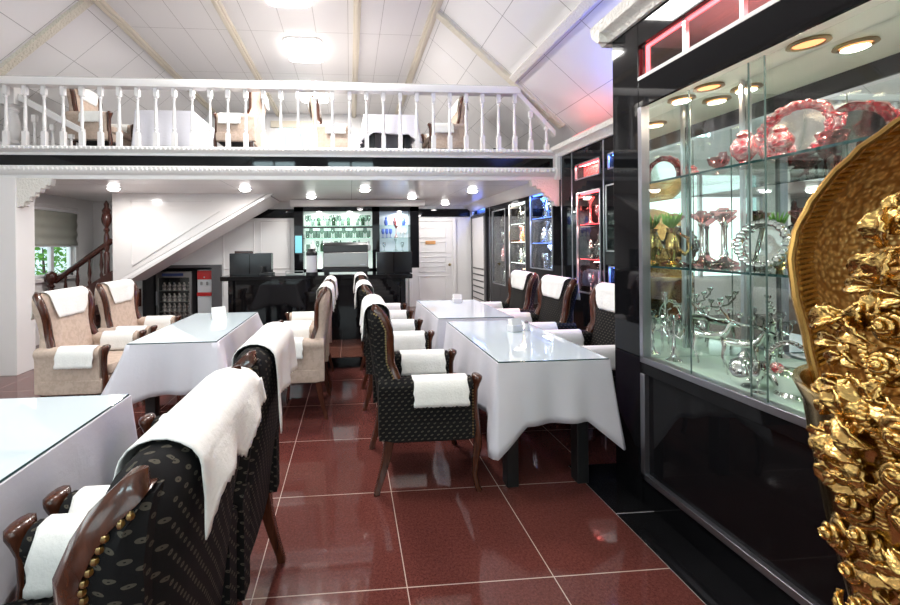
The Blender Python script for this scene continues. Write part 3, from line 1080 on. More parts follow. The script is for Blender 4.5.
place_chair(beige0, -2.37, 3.34, 1, 'beige wing armchair beside the white pier, nearer of the left pair', 'the beige chair by the white pier')
place_chair(beige0, -2.37, 4.06, 1, 'beige wing armchair in front of the stairs, farther of the left pair', 'the beige chair in front of the stairs')
place_chair(beige0, -.17, 3.42, -1, 'beige wing armchair seen from the side before the bar step', 'the side-on beige chair before the bar')
place_chair(beige0, -.17, 4.12, -1, 'beige wing armchair behind the side-on beige one, closest to bar step', 'the beige chair closest to bar step')
# on the loft
LZ = 2.385
place_chair(beige0, -3.42, 5.22, 1, 'beige wing armchair upstairs at the left end of the balcony', 'the leftmost balcony chair', LZ)
place_chair(beige0, -1.12, 5.22, -1, 'beige wing armchair upstairs right of the left balcony table', 'the balcony chair right of left table', LZ)
place_chair(beige0, -.52, 5.6, 1, 'beige wing armchair upstairs left of the right balcony table', 'the balcony chair left of right table', LZ)
place_chair(beige0, 1.62, 5.5, -1, 'beige wing armchair upstairs at the right end of the balcony', 'the rightmost balcony chair', LZ)


# ------------------------------------------------------------------ tables
def table(x0, x1, y0, y1, z, label, cloth_label, glass_label, hang=.32, seed=1, flare=.045, drop=.48, group=None):
    cx, cy = (x0 + x1) / 2, (y0 + y1) / 2
    hx, hy = (x1 - x0) / 2, (y1 - y0) / 2
    t = thing('dining_table', label, 'table', (cx, cy, z), 0)
    MB().box(-hx + .01, hx - .01, -hy + .01, hy - .01, .69, .725).build('table_top', M['black_matt'], t)
    for sx in (-1, 1):
        for sy in (-1, 1):
            ax, ay = sx * (hx - .11), sy * (hy - .11)
            MB().box(ax - .035, ax + .035, ay - .035, ay + .035, 0, .69).build('leg', M['black_matt'], t, bev=.005)
    rnd = random.Random(seed)
    # cloth: perimeter walk
    per = []
    N = 44
    cr = .012
    for side in range(4):
        for i in range(N):
            u = i / N
            u = u - .13 * math.sin(2 * PI * u)
            if side == 0: p = (-hx + 2 * hx * u, -hy, 0, -1)
            if side == 1: p = (hx, -hy + 2 * hy * u, 1, 0)
            if side == 2: p = (hx - 2 * hx * u, hy, 0, 1)
            if side == 3: p = (-hx, hy - 2 * hy * u, -1, 0)
            ln = 2 * hx if side % 2 == 0 else 2 * hy
            s = min(u, 1 - u) * ln
            corner = max(0, 1 - s / (.46 * hang)) ** 1.1
            nx, ny = p[2], p[3]
            if corner > 0:
                k_ = corner * .5
                dx, dy = math.copysign(1, p[0]), math.copysign(1, p[1])
                nx, ny = nx * (1 - k_) + dx * k_, ny * (1 - k_) + dy * k_
                if i == 0:
                    # which corner
                    nx, ny = {0: (-.75, -.75), 1: (.75, -.75), 2: (.75, .75), 3: (-.75, .75)}[side]
            per.append((p[0], p[1], nx, ny, corner, side * 7 + u * ln))
    mb = MB()
    rows = 9
    ph = rnd.random() * 6
    vs, fs = [], []
    n = len(per)
    for r in range(rows + 1):
        d = r / rows
        for (x, y, nx, ny, c, s) in per:
            o = .006 + .022 * d ** 1.0 + flare * c * d ** 1.2
            o += .014 * d * math.sin(s * 15 + ph) * (1 - c) + .010 * d * math.sin(s * 31 + 2 * ph) * (1 - c)
            dz = d * (hang + drop * hang * c + .012 * math.sin(s * 6 + ph))
            vs.append((cx + x + nx * o, cy + y + ny * o, z + .738 - dz if r else z + .738))
    fs.append(tuple(range(n)))
    for r in range(rows):
        for i in range(n):
            a, b = r * n + i, r * n + (i + 1) % n
            fs.append((a, a + n, b + n, b))
    mb.add(vs, fs)
    tag(mb.build('tablecloth', M['cloth'], solid=.003, sharp=75), cloth_label, 'tablecloth')
    if glass_label:
        g = thing('glass_table_cover', glass_label, 'glass sheet', (cx, cy, z + .741))
        e = .004
        MB().box(-hx + e, hx - e, -hy + e, hy - e, 0, .006).build('glass_sheet', M['top_glass'], g)
        MB().box(-hx, hx, -hy, -hy + e, .0, .0055).box(-hx, hx, hy - e, hy, .0, .0055).box(-hx, -hx + e, -hy, hy, .0, .0055).box(hx - e, hx, -hy, hy, .0, .0055).build('glass_edge', M['glass_edge'], g)


table(.81, 1.45, 2.10, 3.23, 0, 'black-legged table under white cloth beside the vitrine', 'white cloth on the table beside the vitrine', 'glass top with painted pale-blue reflection on the table beside the vitrine', .33, 1)
table(.77, 1.45, 3.38, 4.48, 0, 'black-legged table under white cloth, second from the vitrine', 'white cloth on the second table from the vitrine', 'glass top with painted pale-blue reflection on second table from the vitrine', .33, 2)
table(-1.51, -.92, 2.75, 3.93, 0, 'black-legged table under white cloth between the beige armchairs', 'white cloth on the table between the beige armchairs', 'glass top with painted pale-blue reflection between the beige armchairs', .34, 3, .15, .14)
table(-1.73, -.985, .45, 1.81, 0, 'table under white cloth in the left foreground corner', 'white cloth on the left foreground table', 'glass top reflecting bright light on the left foreground table', .36, 4)
table(-2.68, -1.98, 5.12, 5.9, LZ, 'table upstairs under long white cloth, left of the two', 'long white cloth on left balcony table', None, .5, 5)
table(.20, .90, 5.15, 5.9, LZ, 'black-legged table upstairs under white cloth, right of the two', 'white cloth on right balcony table', None, .26, 6)


def napkin_holder(x, y, z, label, rz=0):
    o = thing('napkin_holder', label, 'napkin holder', (x, y, z), rz)
    MB().box(-.05, .05, -.03, .03, 0, .05).build('box', M['white_plastic'], o, bev=.004)
    MB().prism([(-.022, .05), (.022, .05), (.03, .09), (.008, .075), (-.012, .10)], 'x', -.045, .045).build('napkin', M['lace'], o)
    return o


ZG = .748
o = thing('menu_card', 'white folded card on the table between beige armchairs', 'card', (-1.19, 3.62, ZG), R(30))
MB().prism([(-.04, 0), (-.034, 0), (.002, .094), (.036, 0), (.042, 0), (.004, .104)], 'x', -.06, .06).build('folded_card', M['lace'], o)
napkin_holder(1.22, 2.82, ZG, 'white napkin holder on the table beside the vitrine', R(20))
napkin_holder(1.18, 4.25, ZG, 'white napkin holder on the second table from the vitrine')
for i, (x, y, l) in enumerate(((1.27, 2.95, 'salt shaker behind napkin holder beside the vitrine'), (1.31, 2.83, 'pepper shaker right of napkin holder beside the vitrine'))):
    o = thing('shaker', 'small white ' + l, 'shaker', (x, y, ZG))
    MB().lathe([(.016, 0), (.018, .01), (.013, .05), (.014, .055)], n=12).build('shaker_body', M['white_plastic'], o)
    MB().lathe([(.014, .055), (.014, .068), (.006, .074)], n=12).build('shaker_cap', M['steel'], o)

# ------------------------------------------------------------------ balcony balustrade
bal = thing('balustrade', 'white turned balustrade along the balcony edge', 'balustrade', (0, BEAM, 2.535))
def baluster_bm(h, top):
    s = .024
    mb = MB()
    mb.box(-s, s, -s, s, 0, h * .24)
    t0, t1 = h * .24, h - h * .15
    L = t1 - t0
    mb.lathe([(s * .9, t0), (s * .72, t0 + L * .05), (s * .95, t0 + L * .09), (s * .6, t0 + L * .13), (s * .82, t0 + L * .3), (s * .55, t0 + L * .75), (s * .5, t0 + L * .88), (s * .85, t0 + L * .93), (s * .6, t0 + L * .96), (s * .85, t1)], n=10)
    mb.box(-s * .92, s * .92, -s * .92, s * .92, t1, h)
    return mb
RZ = .665
proto = None
RX_END = 2.06
xs = []
x = -3.98
while x < 2.5:
    xs.append(x)
    x += .1995
for x in xs:
    if x <= RX_END - .04:
        if proto is None:
            proto = baluster_bm(RZ, 1).build('baluster', M['white_gloss'], bal)
            o = proto
        else:
            o = proto.copy(); COL.objects.link(o); o.parent = bal
        o.location = (x, 0, 0)
    else:
        h = slope_z(x + .0) - 2.535 - .20
        if h > .12:
            o = baluster_bm(h, 1).build('baluster', M['white_gloss'], bal)
            o.location = (x, 0, 0)
MB().prism([(-.055, RZ), (-.06, RZ + .03), (-.05, RZ + .085), (-.02, RZ + .105), (.02, RZ + .105), (.05, RZ + .085), (.06, RZ + .03), (.055, RZ)], 'x', -4.58, RX_END).build('handrail', M['white_gloss'], bal)
d = Vector((1, 0, -SL)).normalized()
a, b = (RX_END - .05, RZ + .06), (2.5, slope_z(2.5) - 2.535 - .2)
MB().prism([(a[0], a[1] - .05), (b[0], b[1] - .05), (b[0], b[1] + .02), (a[0], a[1] + .03)], 'y', -.04, .04).build('raking_rail', M['white_gloss'], bal, bev=.006)

# railing round the stair opening upstairs
o = thing('stair_railing', 'white railing with thick turned newel around the upstairs stair opening', 'railing', (-3.86, 4.78, LZ))
mb = MB().box(-.09, .09, -.09, .09, 0, .14)
mb.lathe([(.085, .14), (.05, .17), (.08, .21), (.06, .25), (.085, .31), (.075, .45), (.05, .56), (.07, .59), (.05, .62), (.085, .65)], n=16).box(-.085, .085, -.085, .085, .65, .86)
mb.build('newel_post', M['white_gloss'], o)
MB().lathe([(.095, .86), (.095, .88), (.06, .89), (.085, .93), (.07, .98), (.02, 1.0)], n=16).build('newel_cap', M['white_gloss'], o)
MB().prism([(.06, .72), (.06, .80), (.78, .40), (.78, .32)], 'y', -.035, .035).build('raking_rail', M['white_gloss'], o, bev=.006)
for i, h in enumerate((.55, .44, .33)):
    b = baluster_bm(h, 1).build('baluster', M['white_gloss'], o)
    b.location = (.24 + i * .2, 0, 0)

o = thing('ring_ornament', 'white ring ornament on black stand upstairs near the right rail end', 'ornament', (1.98, 5.0, LZ))
MB().box(-.1, .1, -.05, .05, 0, .07).box(-.10, -.07, -.05, .05, .07, .26).build('stand', M['black_matt'], o, bev=.005)
MB().tube([(.02 + .085 * math.cos(a / 20 * 2 * PI), 0, .17 + .085 * math.sin(a / 20 * 2 * PI)) for a in range(21)], .024, 8).build('ring', M['white_plastic'], o)

# ------------------------------------------------------------------ lamps
def downlight(x, y, z, label, power=21):
    o = thing('downlight', label, 'ceiling light', (x, y, z), 0, 'recessed soffit downlights')
    MB().lathe([(.088, .004), (.090, -.008), (.074, -.012), (.072, .004)], n=24).build('trim_ring', M['white'], o)
    MB().lathe([(.001, -.003), (.074, -.003), (.074, -.014), (.069, -.025), (.058, -.034), (.04, -.040), (.02, -.043), (.001, -.044)], n=24).build('lens', M['spot'], o)
    area('downlight_lamp', (x, y, z - .05), (0, 0, 0), .11, .11, power, (1, .97, .93), shape='DISK')


DL = [(-3.17, 5.5, 'leftmost round soffit downlight, above the beige chair pair'), (-1.45, 5.55, 'round soffit downlight above the stair slope'),
      (-.62, 6.4, 'round soffit downlight above left end of the bar shelves'), (.22, 5.6, 'round soffit downlight above the middle of the bar'),
      (1.04, 6.45, 'round soffit downlight above right end of the bar'), (1.83, 5.7, 'rightmost round soffit downlight, near the blue-lit cabinet')]
DL += [(1.15, 7.45, 'small round soffit downlight left of the white door'), (1.85, 7.45, 'small round soffit downlight above the white door')]
for x, y, l in DL:
    downlight(x, y, ZS, l, 7 if y > 7 else 17)


def led_panel(x, y, label, power=75):
    o = thing('ceiling_panel_light', label, 'ceiling light', (x, y, ZT))
    pts = []
    for cx, cy, a0 in ((.15, .21, 0), (-.15, .21, 90), (-.15, -.21, 180), (.15, -.21, 270)):
        for a in range(0, 91, 15):
            pts.append((cx + .1 * math.cos(R(a0 + a)), cy + .1 * math.sin(R(a0 + a))))
    MB().prism(pts, 'z', -.05, 0).build('diffuser', M['lamp'], o)
    MB().prism([(p[0] * 1.06, p[1] * 1.05) for p in pts], 'z', -.02, .0).build('rim', M['white'], o)
    area('panel_lamp', (x, y, ZT - .06), (0, 0, 0), .46, .58, power, (1, .97, .93))


led_panel(-.62, 5.62, 'glowing ceiling panel light fully in view above the balcony', 95)
led_panel(-.66, 4.25, 'glowing ceiling panel light cut by the top edge', 85)
led_panel(-.64, 7.3, 'added ceiling panel light brightening the far end of the loft')  # extra panel, put in to brighten the loft
led_panel(-.66, 2.2, 'ceiling panel light above the tables', 48)
led_panel(-.66, 0.2, 'ceiling panel light nearest the front windows', 28)

# blue and red strips lying on top of the wall cornice, washing the sloping ceiling
o = thing('cornice_light_strip', 'blue light strip on top of the right wall cornice', 'light strip', (XR - .03, 2.9, 2.575))
MB().box(-.02, .02, -.45, .45, 0, .015).build('led', M['led_blue'], o)
area('cornice_glow', (XR - .06, 2.9, 2.61), (R(180), R(-20), 0), .06, .9, 13, (.15, .22, 1))
o = thing('cornice_light_strip', 'red light strip on top of the wall cornice near the balcony', 'light strip', (XR - .03, 4.0, 2.575))
MB().box(-.02, .02, -.2, .2, 0, .015).build('led', M['led_red'], o)
area('cornice_glow', (XR - .06, 4.0, 2.61), (R(180), R(-20), 0), .06, .4, .6, (1, .15, .1))
for y in (7.5,):
    area('case_glow', (XR - .05, y, 2.05), (R(90), 0, R(90)), .6, .1, .7, (.15, .25, 1))

# ------------------------------------------------------------------ bar
bar = thing('bar_counter', 'black glossy bar counter at the back of the room', 'bar counter', (-.42, 5.4, .12))
MB().box(-1.18, 1.16, -.10, .30, 0, .82).build('front_panel', M['black'], bar)
MB().box(-1.28, 1.26, -.17, .42, .82, .88).build('worktop', M['black'], bar, bev=.006)
MB().box(-1.18, -1.12, -.16, -.10, 0, .82).build('corner_post', M['black'], bar)
MB().box(1.10, 1.16, -.16, -.10, 0, .82).build('corner_post', M['black'], bar)
BT = 1.0
# espresso machine
o = thing('espresso_machine', 'wide steel espresso machine with black top on the bar', 'coffee machine', (-.06, 5.55, BT))
MB().box(-.31, .31, -.17, .2, .09, .30).build('steel_body', M['steel'], o, bev=.012)
MB().prism([(-.16, .30), (.2, .30), (.2, .44), (-.08, .44), (-.14, .40)], 'x', -.31, .31).build('black_top', M['black_matt'], o, bev=.01)
MB().box(-.32, .32, -.19, .2, .03, .09).box(-.30, -.24, -.15, -.09, 0, .03).box(.24, .30, -.15, -.09, 0, .03).box(-.3, -.24, .1, .16, 0, .03).box(.24, .3, .1, .16, 0, .03).build('drip_tray', M['black_matt'], o, bev=.004)
MB().box(.19, .27, -.174, -.169, .12, .135).build('maker_plate', M['grey_text'], o)
# white canister
o = thing('coffee_grinder', 'tall white canister with black top beside the espresso machine', 'grinder', (-.53, 5.45, BT))
MB().lathe([(.075, .03), (.075, .26)], n=20).build('white_body', M['white_plastic'], o, bev=.004)
MB().lathe([(.085, 0), (.085, .03), (.07, .03)], n=20).build('base', M['black_matt'], o)
MB().lathe([(.078, .26), (.078, .30), (.05, .33), (.06, .35), (.02, .36)], n=20).build('black_lid', M['black_matt'], o)
for x, l in ((-1.36, 'left'), (.62, 'right')):
    o = thing('counter_screen', 'black boxy counter screen on the %s end of the bar' % l, 'screen', (x, 5.5, BT))
    MB().box(-.28 if l == 'left' else -.25, .28 if l == 'left' else .25, -.06, .08, .0, .30).build('housing', M['screen'], o, bev=.006)
    if l == 'left':
        MB().box(-.25, .0, .08, .12, .03, .33).build('rear_box', M['dark_wood'], o, bev=.004)
    MB().box(-.015, -.005, -.064, -.06, .02, .28).build('seam', M['black'], o)
o = thing('desk_phone', 'small black phone on the bar beside the left screen', 'phone', (-1.12, 5.38, BT))
MB().box(-.09, .09, -.07, .07, 0, .04).build('phone_base', M['black_matt'], o, bev=.006)
MB().box(-.08, -.04, -.08, .08, .04, .12).build('handset', M['black_matt'], o, bev=.012)
o = thing('cup_tray', 'low steel tray on the bar left of white canister', 'tray', (-.75, 5.42, BT))
MB().box(-.12, .12, -.08, .08, 0, .015).build('tray_plate', M['steel'], o, bev=.004)
MB().box(-.12, .12, -.085, -.075, .05, .058).box(-.12, -.112, -.085, -.075, 0, .055).box(.112, .12, -.085, -.075, 0, .055).build('rail', M['steel'], o)

# back bar
YK = 7.0
bb = thing('back_bar', 'black back bar unit with backlit shelves of glassware', 'shelf unit', (0, YK, .12))
BL = (0, -YK, -.12)
bx0, bx1, bm0, bm1 = -.98, 1.24, .40, .53
z0, z1 = .98, 2.0
mb = MB()
mb.box(bx0, bx0 + .16, YK - .05, YK + .2, .12, 2.08).box(bm0, bm1, YK - .05, YK + .2, .12, 2.08).box(bx1 - .16, bx1, YK - .05, YK + .2, .98, 2.08)
mb.box(bx0, bx1, YK - .05, YK + .2, z1, 2.08).box(bx0, bx1 - .25, YK - .05, YK + .2, .12, z0)
mb.build('carcass', M['black'], bb, loc=BL)
MB().box(bx0 + .16, bm0, YK + .17, YK + .2, z0, z1).build('backlit_panel', M['backlight'], bb, loc=BL)
M['backlight2'] = mat('dim_backlit_panel', (0.5, 0.55, 0.6), 0.3, emit=(0.5, 0.62, 0.75), strength=0.25)
MB().box(bm1, bx1 - .16, YK + .17, YK + .2, z0, z1).build('dim_backlit_panel', M['backlight2'], bb, loc=BL)
for z in (1.28, 1.52, 1.74):
    MB().box(bx0 + .16, bm0, YK - .02, YK + .17, z - .006, z + .006).build('glass_shelf', M['shelf_glass'], bb, loc=BL)
    MB().box(bm1, bx1 - .16, YK - .02, YK + .17, z - .006, z + .006).build('glass_shelf', M['shelf_glass'], bb, loc=BL)
MB().box(bx0 + .16, bm0, YK - .03, YK - .015, 1.70, 1.735).build('shelf_rail', M['black_matt'], bb, loc=BL)
MB().prism([(YK - .05, 2.08), (YK - .10, 2.09), (YK - .15, 2.15), (YK - .17, 2.19), (YK + .2, 2.19), (YK + .2, 2.08)], 'x', bx0 - .05, bx1 + .1).build('cornice', M['white'], bb, loc=BL)
for x in (-.55, .0, .9):
    MB().lathe([(.001, z1 - .004), (.04, z1 - .004), (.04, z1 + .001), (.001, z1 + .001)], x, YK + .05, 16).build('shelf_lamp', M['spot'], bb, loc=BL)
    area('shelf_glow', (x, YK + .05, z1 - .02), (0, 0, 0), .08, .08, 5, (.9, 1, .95), shape='DISK')
o = thing('small_screen', 'small cyan lit screen on the left post of back bar', 'screen', (-.90, YK - .05, 1.25))
MB().box(-.07, .07, -.02, 0, 0, .34).build('bezel', M['black_matt'], o)
MB().box(-.06, .06, -.024, -.02, .02, .32).build('display', mat('cyan_display', (.1, .3, .35), .2, emit=(.3, .85, .95), strength=.55), o)

GOB = [(.028, 0), (.03, .003), (.005, .01), (.005, .06), (.02, .075), (.03, .10), (.03, .135), (.026, .16)]
TUM = [(.024, 0), (.03, .02), (.032, .11), (.030, .11)]
BOT = [(.034, 0), (.036, .01), (.036, .13), (.012, .17), (.012, .21), (.015, .212)]
JAR = [(.022, 0), (.03, .02), (.04, .06), (.03, .1), (.018, .12), (.024, .13), (.02, .15), (.006, .165)]
CND = [(.05, 0), (.052, .01), (.02, .03), (.012, .05), (.018, .07), (.01, .09), (.010, .2), (.02, .22), (.035, .24), (.045, .27), (.02, .275)]


def small(name, prof, m, pos, label, cat, group, cache={}, sc=1.0):
    key = (name, m.name, len(prof))
    if key not in cache:
        o = MB().lathe(prof, n=14).build(name, m)
        cache[key] = o
    else:
        o = cache[key].copy()
        COL.objects.link(o)
    o.location = pos
    o.scale = (sc, sc, sc)
    return tag(o, label, cat, group)


for z, kinds, n in ((1.747, (GOB, GOB, TUM, GOB, BOT), 22), (1.527, (TUM, GOB, TUM), 18), (1.287, (TUM, JAR, GOB, BOT), 14)):
    for i in range(n):
        p = kinds[i % len(kinds)]
        x = bx0 + .19 + (bm0 - bx0 - .22) * (i + .5) / n
        nm, ct, mm = (('goblet', 'glass', M['bar_glass']) if p is GOB else ('bottle', 'bottle', M['bar_bottle']) if p is BOT else ('jar', 'jar', M['white_plastic']) if p is JAR else ('drinking_glass', 'glass', M['bar_glass']))
        lv = {1.747: 'top', 1.527: 'middle', 1.287: 'lower'}[z]
        small(nm, p, mm, (x, YK + .06 + random.uniform(-.02, .02), z), '%s among the glassware on the %s white-lit bar shelf' % ({'goblet': 'clear stemmed glass', 'bottle': 'green bottle', 'jar': 'white jar', 'drinking_glass': 'clear tumbler'}[nm], lv), ct, '%s bar shelf glassware' % lv, sc=.95 if p is BOT else 1.2)
for z, items in ((1.747, [(JAR, 'blue', .66), (JAR, 'red', .82), (JAR, 'blue', .98)]), (1.527, [(GOB, 'blue', .60), (GOB, 'blue', .67), (GOB, 'blue', .74), (CND, 'red', .84), (GOB, 'white', .93), (GOB, 'white', 1.0)]), (1.287, [(GOB, 'clear', .62), (CND, 'clear', .83), (GOB, 'clear', .95)])):
    lv = {1.747: 'top', 1.527: 'middle', 1.287: 'lower'}[z]
    for p, c, x in items:
        if 'b_' + c not in M:
            M['b_' + c] = {'blue': mat('blue_glassware', (.10, .18, .62), .1), 'red': M['red_metal'], 'white': M['white_plastic'], 'clear': M['crystal']}[c]
        nm = 'ornamental_jar' if p is JAR else 'goblet' if p is GOB else 'candlestick'
        small(nm, p, M['b_' + c], (x, YK + .07, z), '%s %s on the %s shelf right of the bar post' % (c, {'ornamental_jar': 'lidded jar', 'goblet': 'stemmed glass', 'candlestick': 'candlestick'}[nm], lv), {'ornamental_jar': 'jar', 'goblet': 'glass', 'candlestick': 'candlestick'}[nm], 'right bar shelf glassware', sc=.8 if p is CND else 1)

# glass ornaments in the wall cabinets
def fill(key, zs, where, mats, n=5):
    y0, y1, a, b = OPEN[key]
    lv = [a + .012] + [q + .005 for q in zs] + [b - .02]
    for zi, z in enumerate(lv[:-1]):
        for i in range(n):
            p = (GOB, JAR, CND, BOT)[(i + zi) % 4]
            nm = {0: 'goblet', 1: 'ornamental_jar', 2: 'candlestick', 3: 'decanter'}[(i + zi) % 4]
            mm = M[mats[(i * 2 + zi) % len(mats)]]
            col = {'silver': 'silver', 'crystal': 'crystal', 'red_metal': 'red', 'gold': 'gilt', 'pink_crystal': 'pink'}[mats[(i * 2 + zi) % len(mats)]]
            small(nm, p, mm, (XR + .12 + .09 * (i % 2), y0 + .06 + (y1 - y0 - .12) * i / (n - 1), z), 'small %s %s on a shelf of %s' % (col, nm.replace('_', ' '), where), nm.replace('_', ' '), 'ornaments in ' + where, sc=min(1.25, (lv[zi + 1] - z - .03) / p[-1][1]))


fill('red', (1.22, 1.60), 'the red-lit wall cabinet', ['silver', 'crystal', 'red_metal', 'silver'])
fill('blue', (1.40, 1.74), 'the blue-lit wall cabinet', ['silver', 'crystal', 'silver'], 6)
fill('amber', (1.10, 1.42, 1.70), 'the amber wall cabinet', ['gold', 'silver', 'red_metal', 'crystal'], 6)
fill('dark', (1.1, 1.4, 1.7), 'the dim wall cabinet', ['silver', 'crystal', 'red_metal'], 4)

# ------------------------------------------------------------------ stairs
ST = .59
def stair_z(x):
    return .86 + (x + 3.54) * ST     # underside of the flight along its near edge
SY0, SY1 = 6.1, 6.95
X_TOP = -3.54 + (2.2 - .86) / ST
# white panel closing the near side of the flight
struct(MB().prism([(-3.54, stair_z(-3.54)), (X_TOP, 2.2), (-3.54, 2.2)], 'y', SY0, SY0 + .04).build('wall_stair', M['white_gloss'], bev=.003))
struct(MB().prism([(-3.54, stair_z(-3.54)), (X_TOP + .02, 2.2), (X_TOP + .06, 2.16), (-3.50, stair_z(-3.50) - .05)], 'y', SY0, SY1).build('ceiling_stair', M['soffit'], bev=.003))
struct(MB().prism([(-3.60, stair_z(-3.60) - .06), (X_TOP + .05, 2.2), (X_TOP + .11, 2.2), (-3.54, stair_z(-3.54) - .11)], 'y', SY0 - .02, SY0 + .03).build('trim_25', M['white_gloss'], bev=.003))
mb = MB()
for a in ((-3.28, -3.26, 1.12, 2.1), (-3.28, -2.1, 2.08, 2.1)):
    mb.box(a[0], a[1], SY0 - .012, SY0, a[2], a[3])
mb.prism([(-3.28, 1.12), (-3.26, 1.11), (-1.98, 1.93), (-2.0, 1.94)], 'y', SY0 - .012, SY0)
struct(mb.build('trim_26', M['white_gloss']))
stair = thing('staircase', 'dark mahogany staircase rising behind the beige chairs', 'staircase', (-4.0, 6.2, 0))
SL_ = (4.0, -6.2, 0)
STEPS = 8
mb = MB()
for i in range(STEPS):
    x0 = -4.33 + i * .25 - .0
    zt = .35 + (x0 + 4.33) * ST * 1.15
    if x0 < -3.6:
        mb.box(x0, x0 + .26, SY0 + .05, SY1, max(0, zt - .3), zt)
mb.build('step', M['dark_wood'], stair, loc=SL_)
MB().prism([(-4.38, .05), (-4.38, .52), (-3.56, 1.05), (-3.56, .60)], 'y', SY0 - .0, SY0 + .05).build('stringer', M['dark_wood'], stair, loc=SL_, bev=.005)
MB().tube([(-4.38, SY0 + .03, .87 + .03), (-3.56, SY0 + .03, 1.50)], .042, 10).build('handrail', M['dark_wood'], stair, loc=SL_)
NEW = [(.05, .3), (.05, .55), (.03, .57), (.05, .62), (.045, .75), (.03, .80), (.055, .83), (.03, .86), (.075, .92), (.085, .965), (.07, 1.02), (.03, 1.05), (.012, 1.055)]
MB().lathe([(r, z - .0) for r, z in NEW], -4.40, SY0 - .02, 16).box(-4.46, -4.34, SY0 - .08, SY0 + .04, .0, .3).build('newel_post', M['dark_wood'], stair, loc=SL_)
MB().lathe([(r * .8, .62 + z * 1.25) for r, z in NEW], -3.64, SY0 + .03, 16).lathe([(.045, 1.90), (.06, 1.95), (.03, 2.0), (.035, 2.05), (.01, 2.1)], -3.64, SY0 + .03, 14).build('newel_post', M['dark_wood'], stair, loc=SL_)
for i in range(4):
    x = -4.23 + i * .17
    zb, zt = .52 + (x + 4.38) * .64, .88 + (x + 4.38) * .75
    h = zt - zb
    MB().lathe([(.016, zb), (.024, zb + .1 * h), (.014, zb + .2 * h), (.028, zb + .45 * h), (.013, zb + .8 * h), (.022, zb + .9 * h), (.014, zt)], x, SY0 + .03, 10).build('baluster', M['dark_wood'], stair, loc=SL_)

# blind and shrub at the left window
o = thing('roller_blind', 'grey-green roller blind half drawn over the left window', 'blind', (XL + .045, 6.285, 1.98))
y0, y1, _, _ = LEFT_WINDOWS[1]
def bl(u, v):
    z = -.03 - .53 * v
    return (.012 * math.sin(v * 22) * (.4 + .6 * v), -.44 + .88 * u, z)
MB().grid(bl, 4, 36).build('blind_fabric', M['blind'], o, solid=.003)
MB().tube([(0, -.45, -.01), (0, .45, -.01)], .022, 10).build('roller', M['white_plastic'], o)
MB().tube([(.012, -.44, -.56), (.012, .44, -.56)], .010, 8).build('bottom_bar', M['white_plastic'], o)
o = thing('shrub', 'leafy green shrub outside the left window', 'shrub', (-5.75, 7.75, 0))
mb = MB()
rnd = random.Random(3)
for i in range(1500):
    a, r, z = rnd.random() * 2 * PI, 1.0 * math.sqrt(rnd.random()), .2 + 1.7 * rnd.random()
    c = Vector((r * math.cos(a), r * math.sin(a), z))
    u = Vector((rnd.uniform(-1, 1), rnd.uniform(-1, 1), rnd.uniform(-1, 1))).normalized() * .06
    v = Vector((rnd.uniform(-1, 1), rnd.uniform(-1, 1), rnd.uniform(-1, 1))).normalized() * .035
    mb.add([c - u, c + v, c + u, c - v], [(0, 1, 2, 3)])
mb.build('foliage', M['leaf'], o, flat=True)
MB().tube([(0, 0, 0), (.02, .01, .8), (0, 0, 1.4)], [.04, .03, .01]).build('stem', M['dark_wood'], o)
area('daylight', (-6.0, 6.0, 3.4), (R(40), 0, R(0)), 1.5, 1.5, 90, (1, 1, .95))

# niche under the stairs with drinks fridge and water dispenser
NY = 7.2
struct(MB().box(-3.55, -2.30, NY + .55, NY + .6, 0, 1.05).box(-3.55, -3.5, NY - .25, NY + .55, 0, 1.05).build('wall_niche', M['black_matt'], flat=True))
struct(MB().box(-3.6, -2.35, NY, NY + .1, 1.05, ZS).box(XL, -3.55, NY, NY + .1, 0, ZS).build('wall_back_left', M['white'], flat=True))
struct(MB().box(-3.62, -2.30, NY - .05, NY + .0, 1.02, 1.07).box(-3.62, -3.56, NY - .05, NY, 0, 1.02).box(-2.47, -2.30, NY - .05, NY + .05, 0, 1.02).build('trim_27', M['grey_panel'], bev=.003))
fr = thing('drinks_fridge', 'steel glass-door drinks fridge in the niche under the stairs', 'fridge', (-3.17, NY + .1, 0))
mb = MB().box(-.31, .31, 0, .42, 0, .06).box(-.31, .31, 0, .42, .88, .95).box(-.31, -.28, 0, .42, .06, .88).box(.28, .31, 0, .42, .06, .88).box(-.28, .28, .40, .42, .06, .88)
mb.build('cabinet', M['grey_panel'], fr)
f = MB().box(-.31, -.27, -.04, 0, .02, .95).box(.27, .31, -.04, 0, .02, .95).box(-.27, .27, -.04, 0, .02, .07).box(-.27, .27, -.04, 0, .84, .95).build('door', M['steel'], fr, bev=.004)
MB().box(-.27, .27, -.025, -.02, .07, .84).build('door_glass', M['glass'], f)
MB().box(-.2, .17, -.044, -.04, .87, .92).build('header_label', M['blue_print'], f)
MB().box(-.30, -.285, -.065, -.04, .35, .6).build('door_handle', M['alu'], f)
for z in (.22, .40, .60):
    MB().box(-.275, .275, .02, .38, z - .006, z + .006).build('wire_shelf', M['steel'], fr)
for zi, z in enumerate((.066, .226, .406, .606)):
    for i in range(6):
        small('drink_bottle', [(.03, 0), (.034, .01), (.034, .09), (.014, .12), (.014, .14)], M['food'], (-3.17 - .22 + i * .088, NY + .19, z), 'packaged drink on a shelf inside the steel fridge', 'bottle', 'drinks in the fridge')
wd = thing('water_dispenser', 'red and white water dispenser right of the drinks fridge', 'water dispenser', (-2.64, NY + .1, 0))
MB().box(-.13, .13, 0, .3, 0, .97).build('body', M['white_plastic'], wd, bev=.008)
MB().box(-.128, .128, -.015, .0, .80, .96).build('red_panel', M['red'], wd, bev=.004)
MB().box(-.13, .13, -.03, .0, .50, .565).build('drip_tray', M['red'], wd, bev=.004)
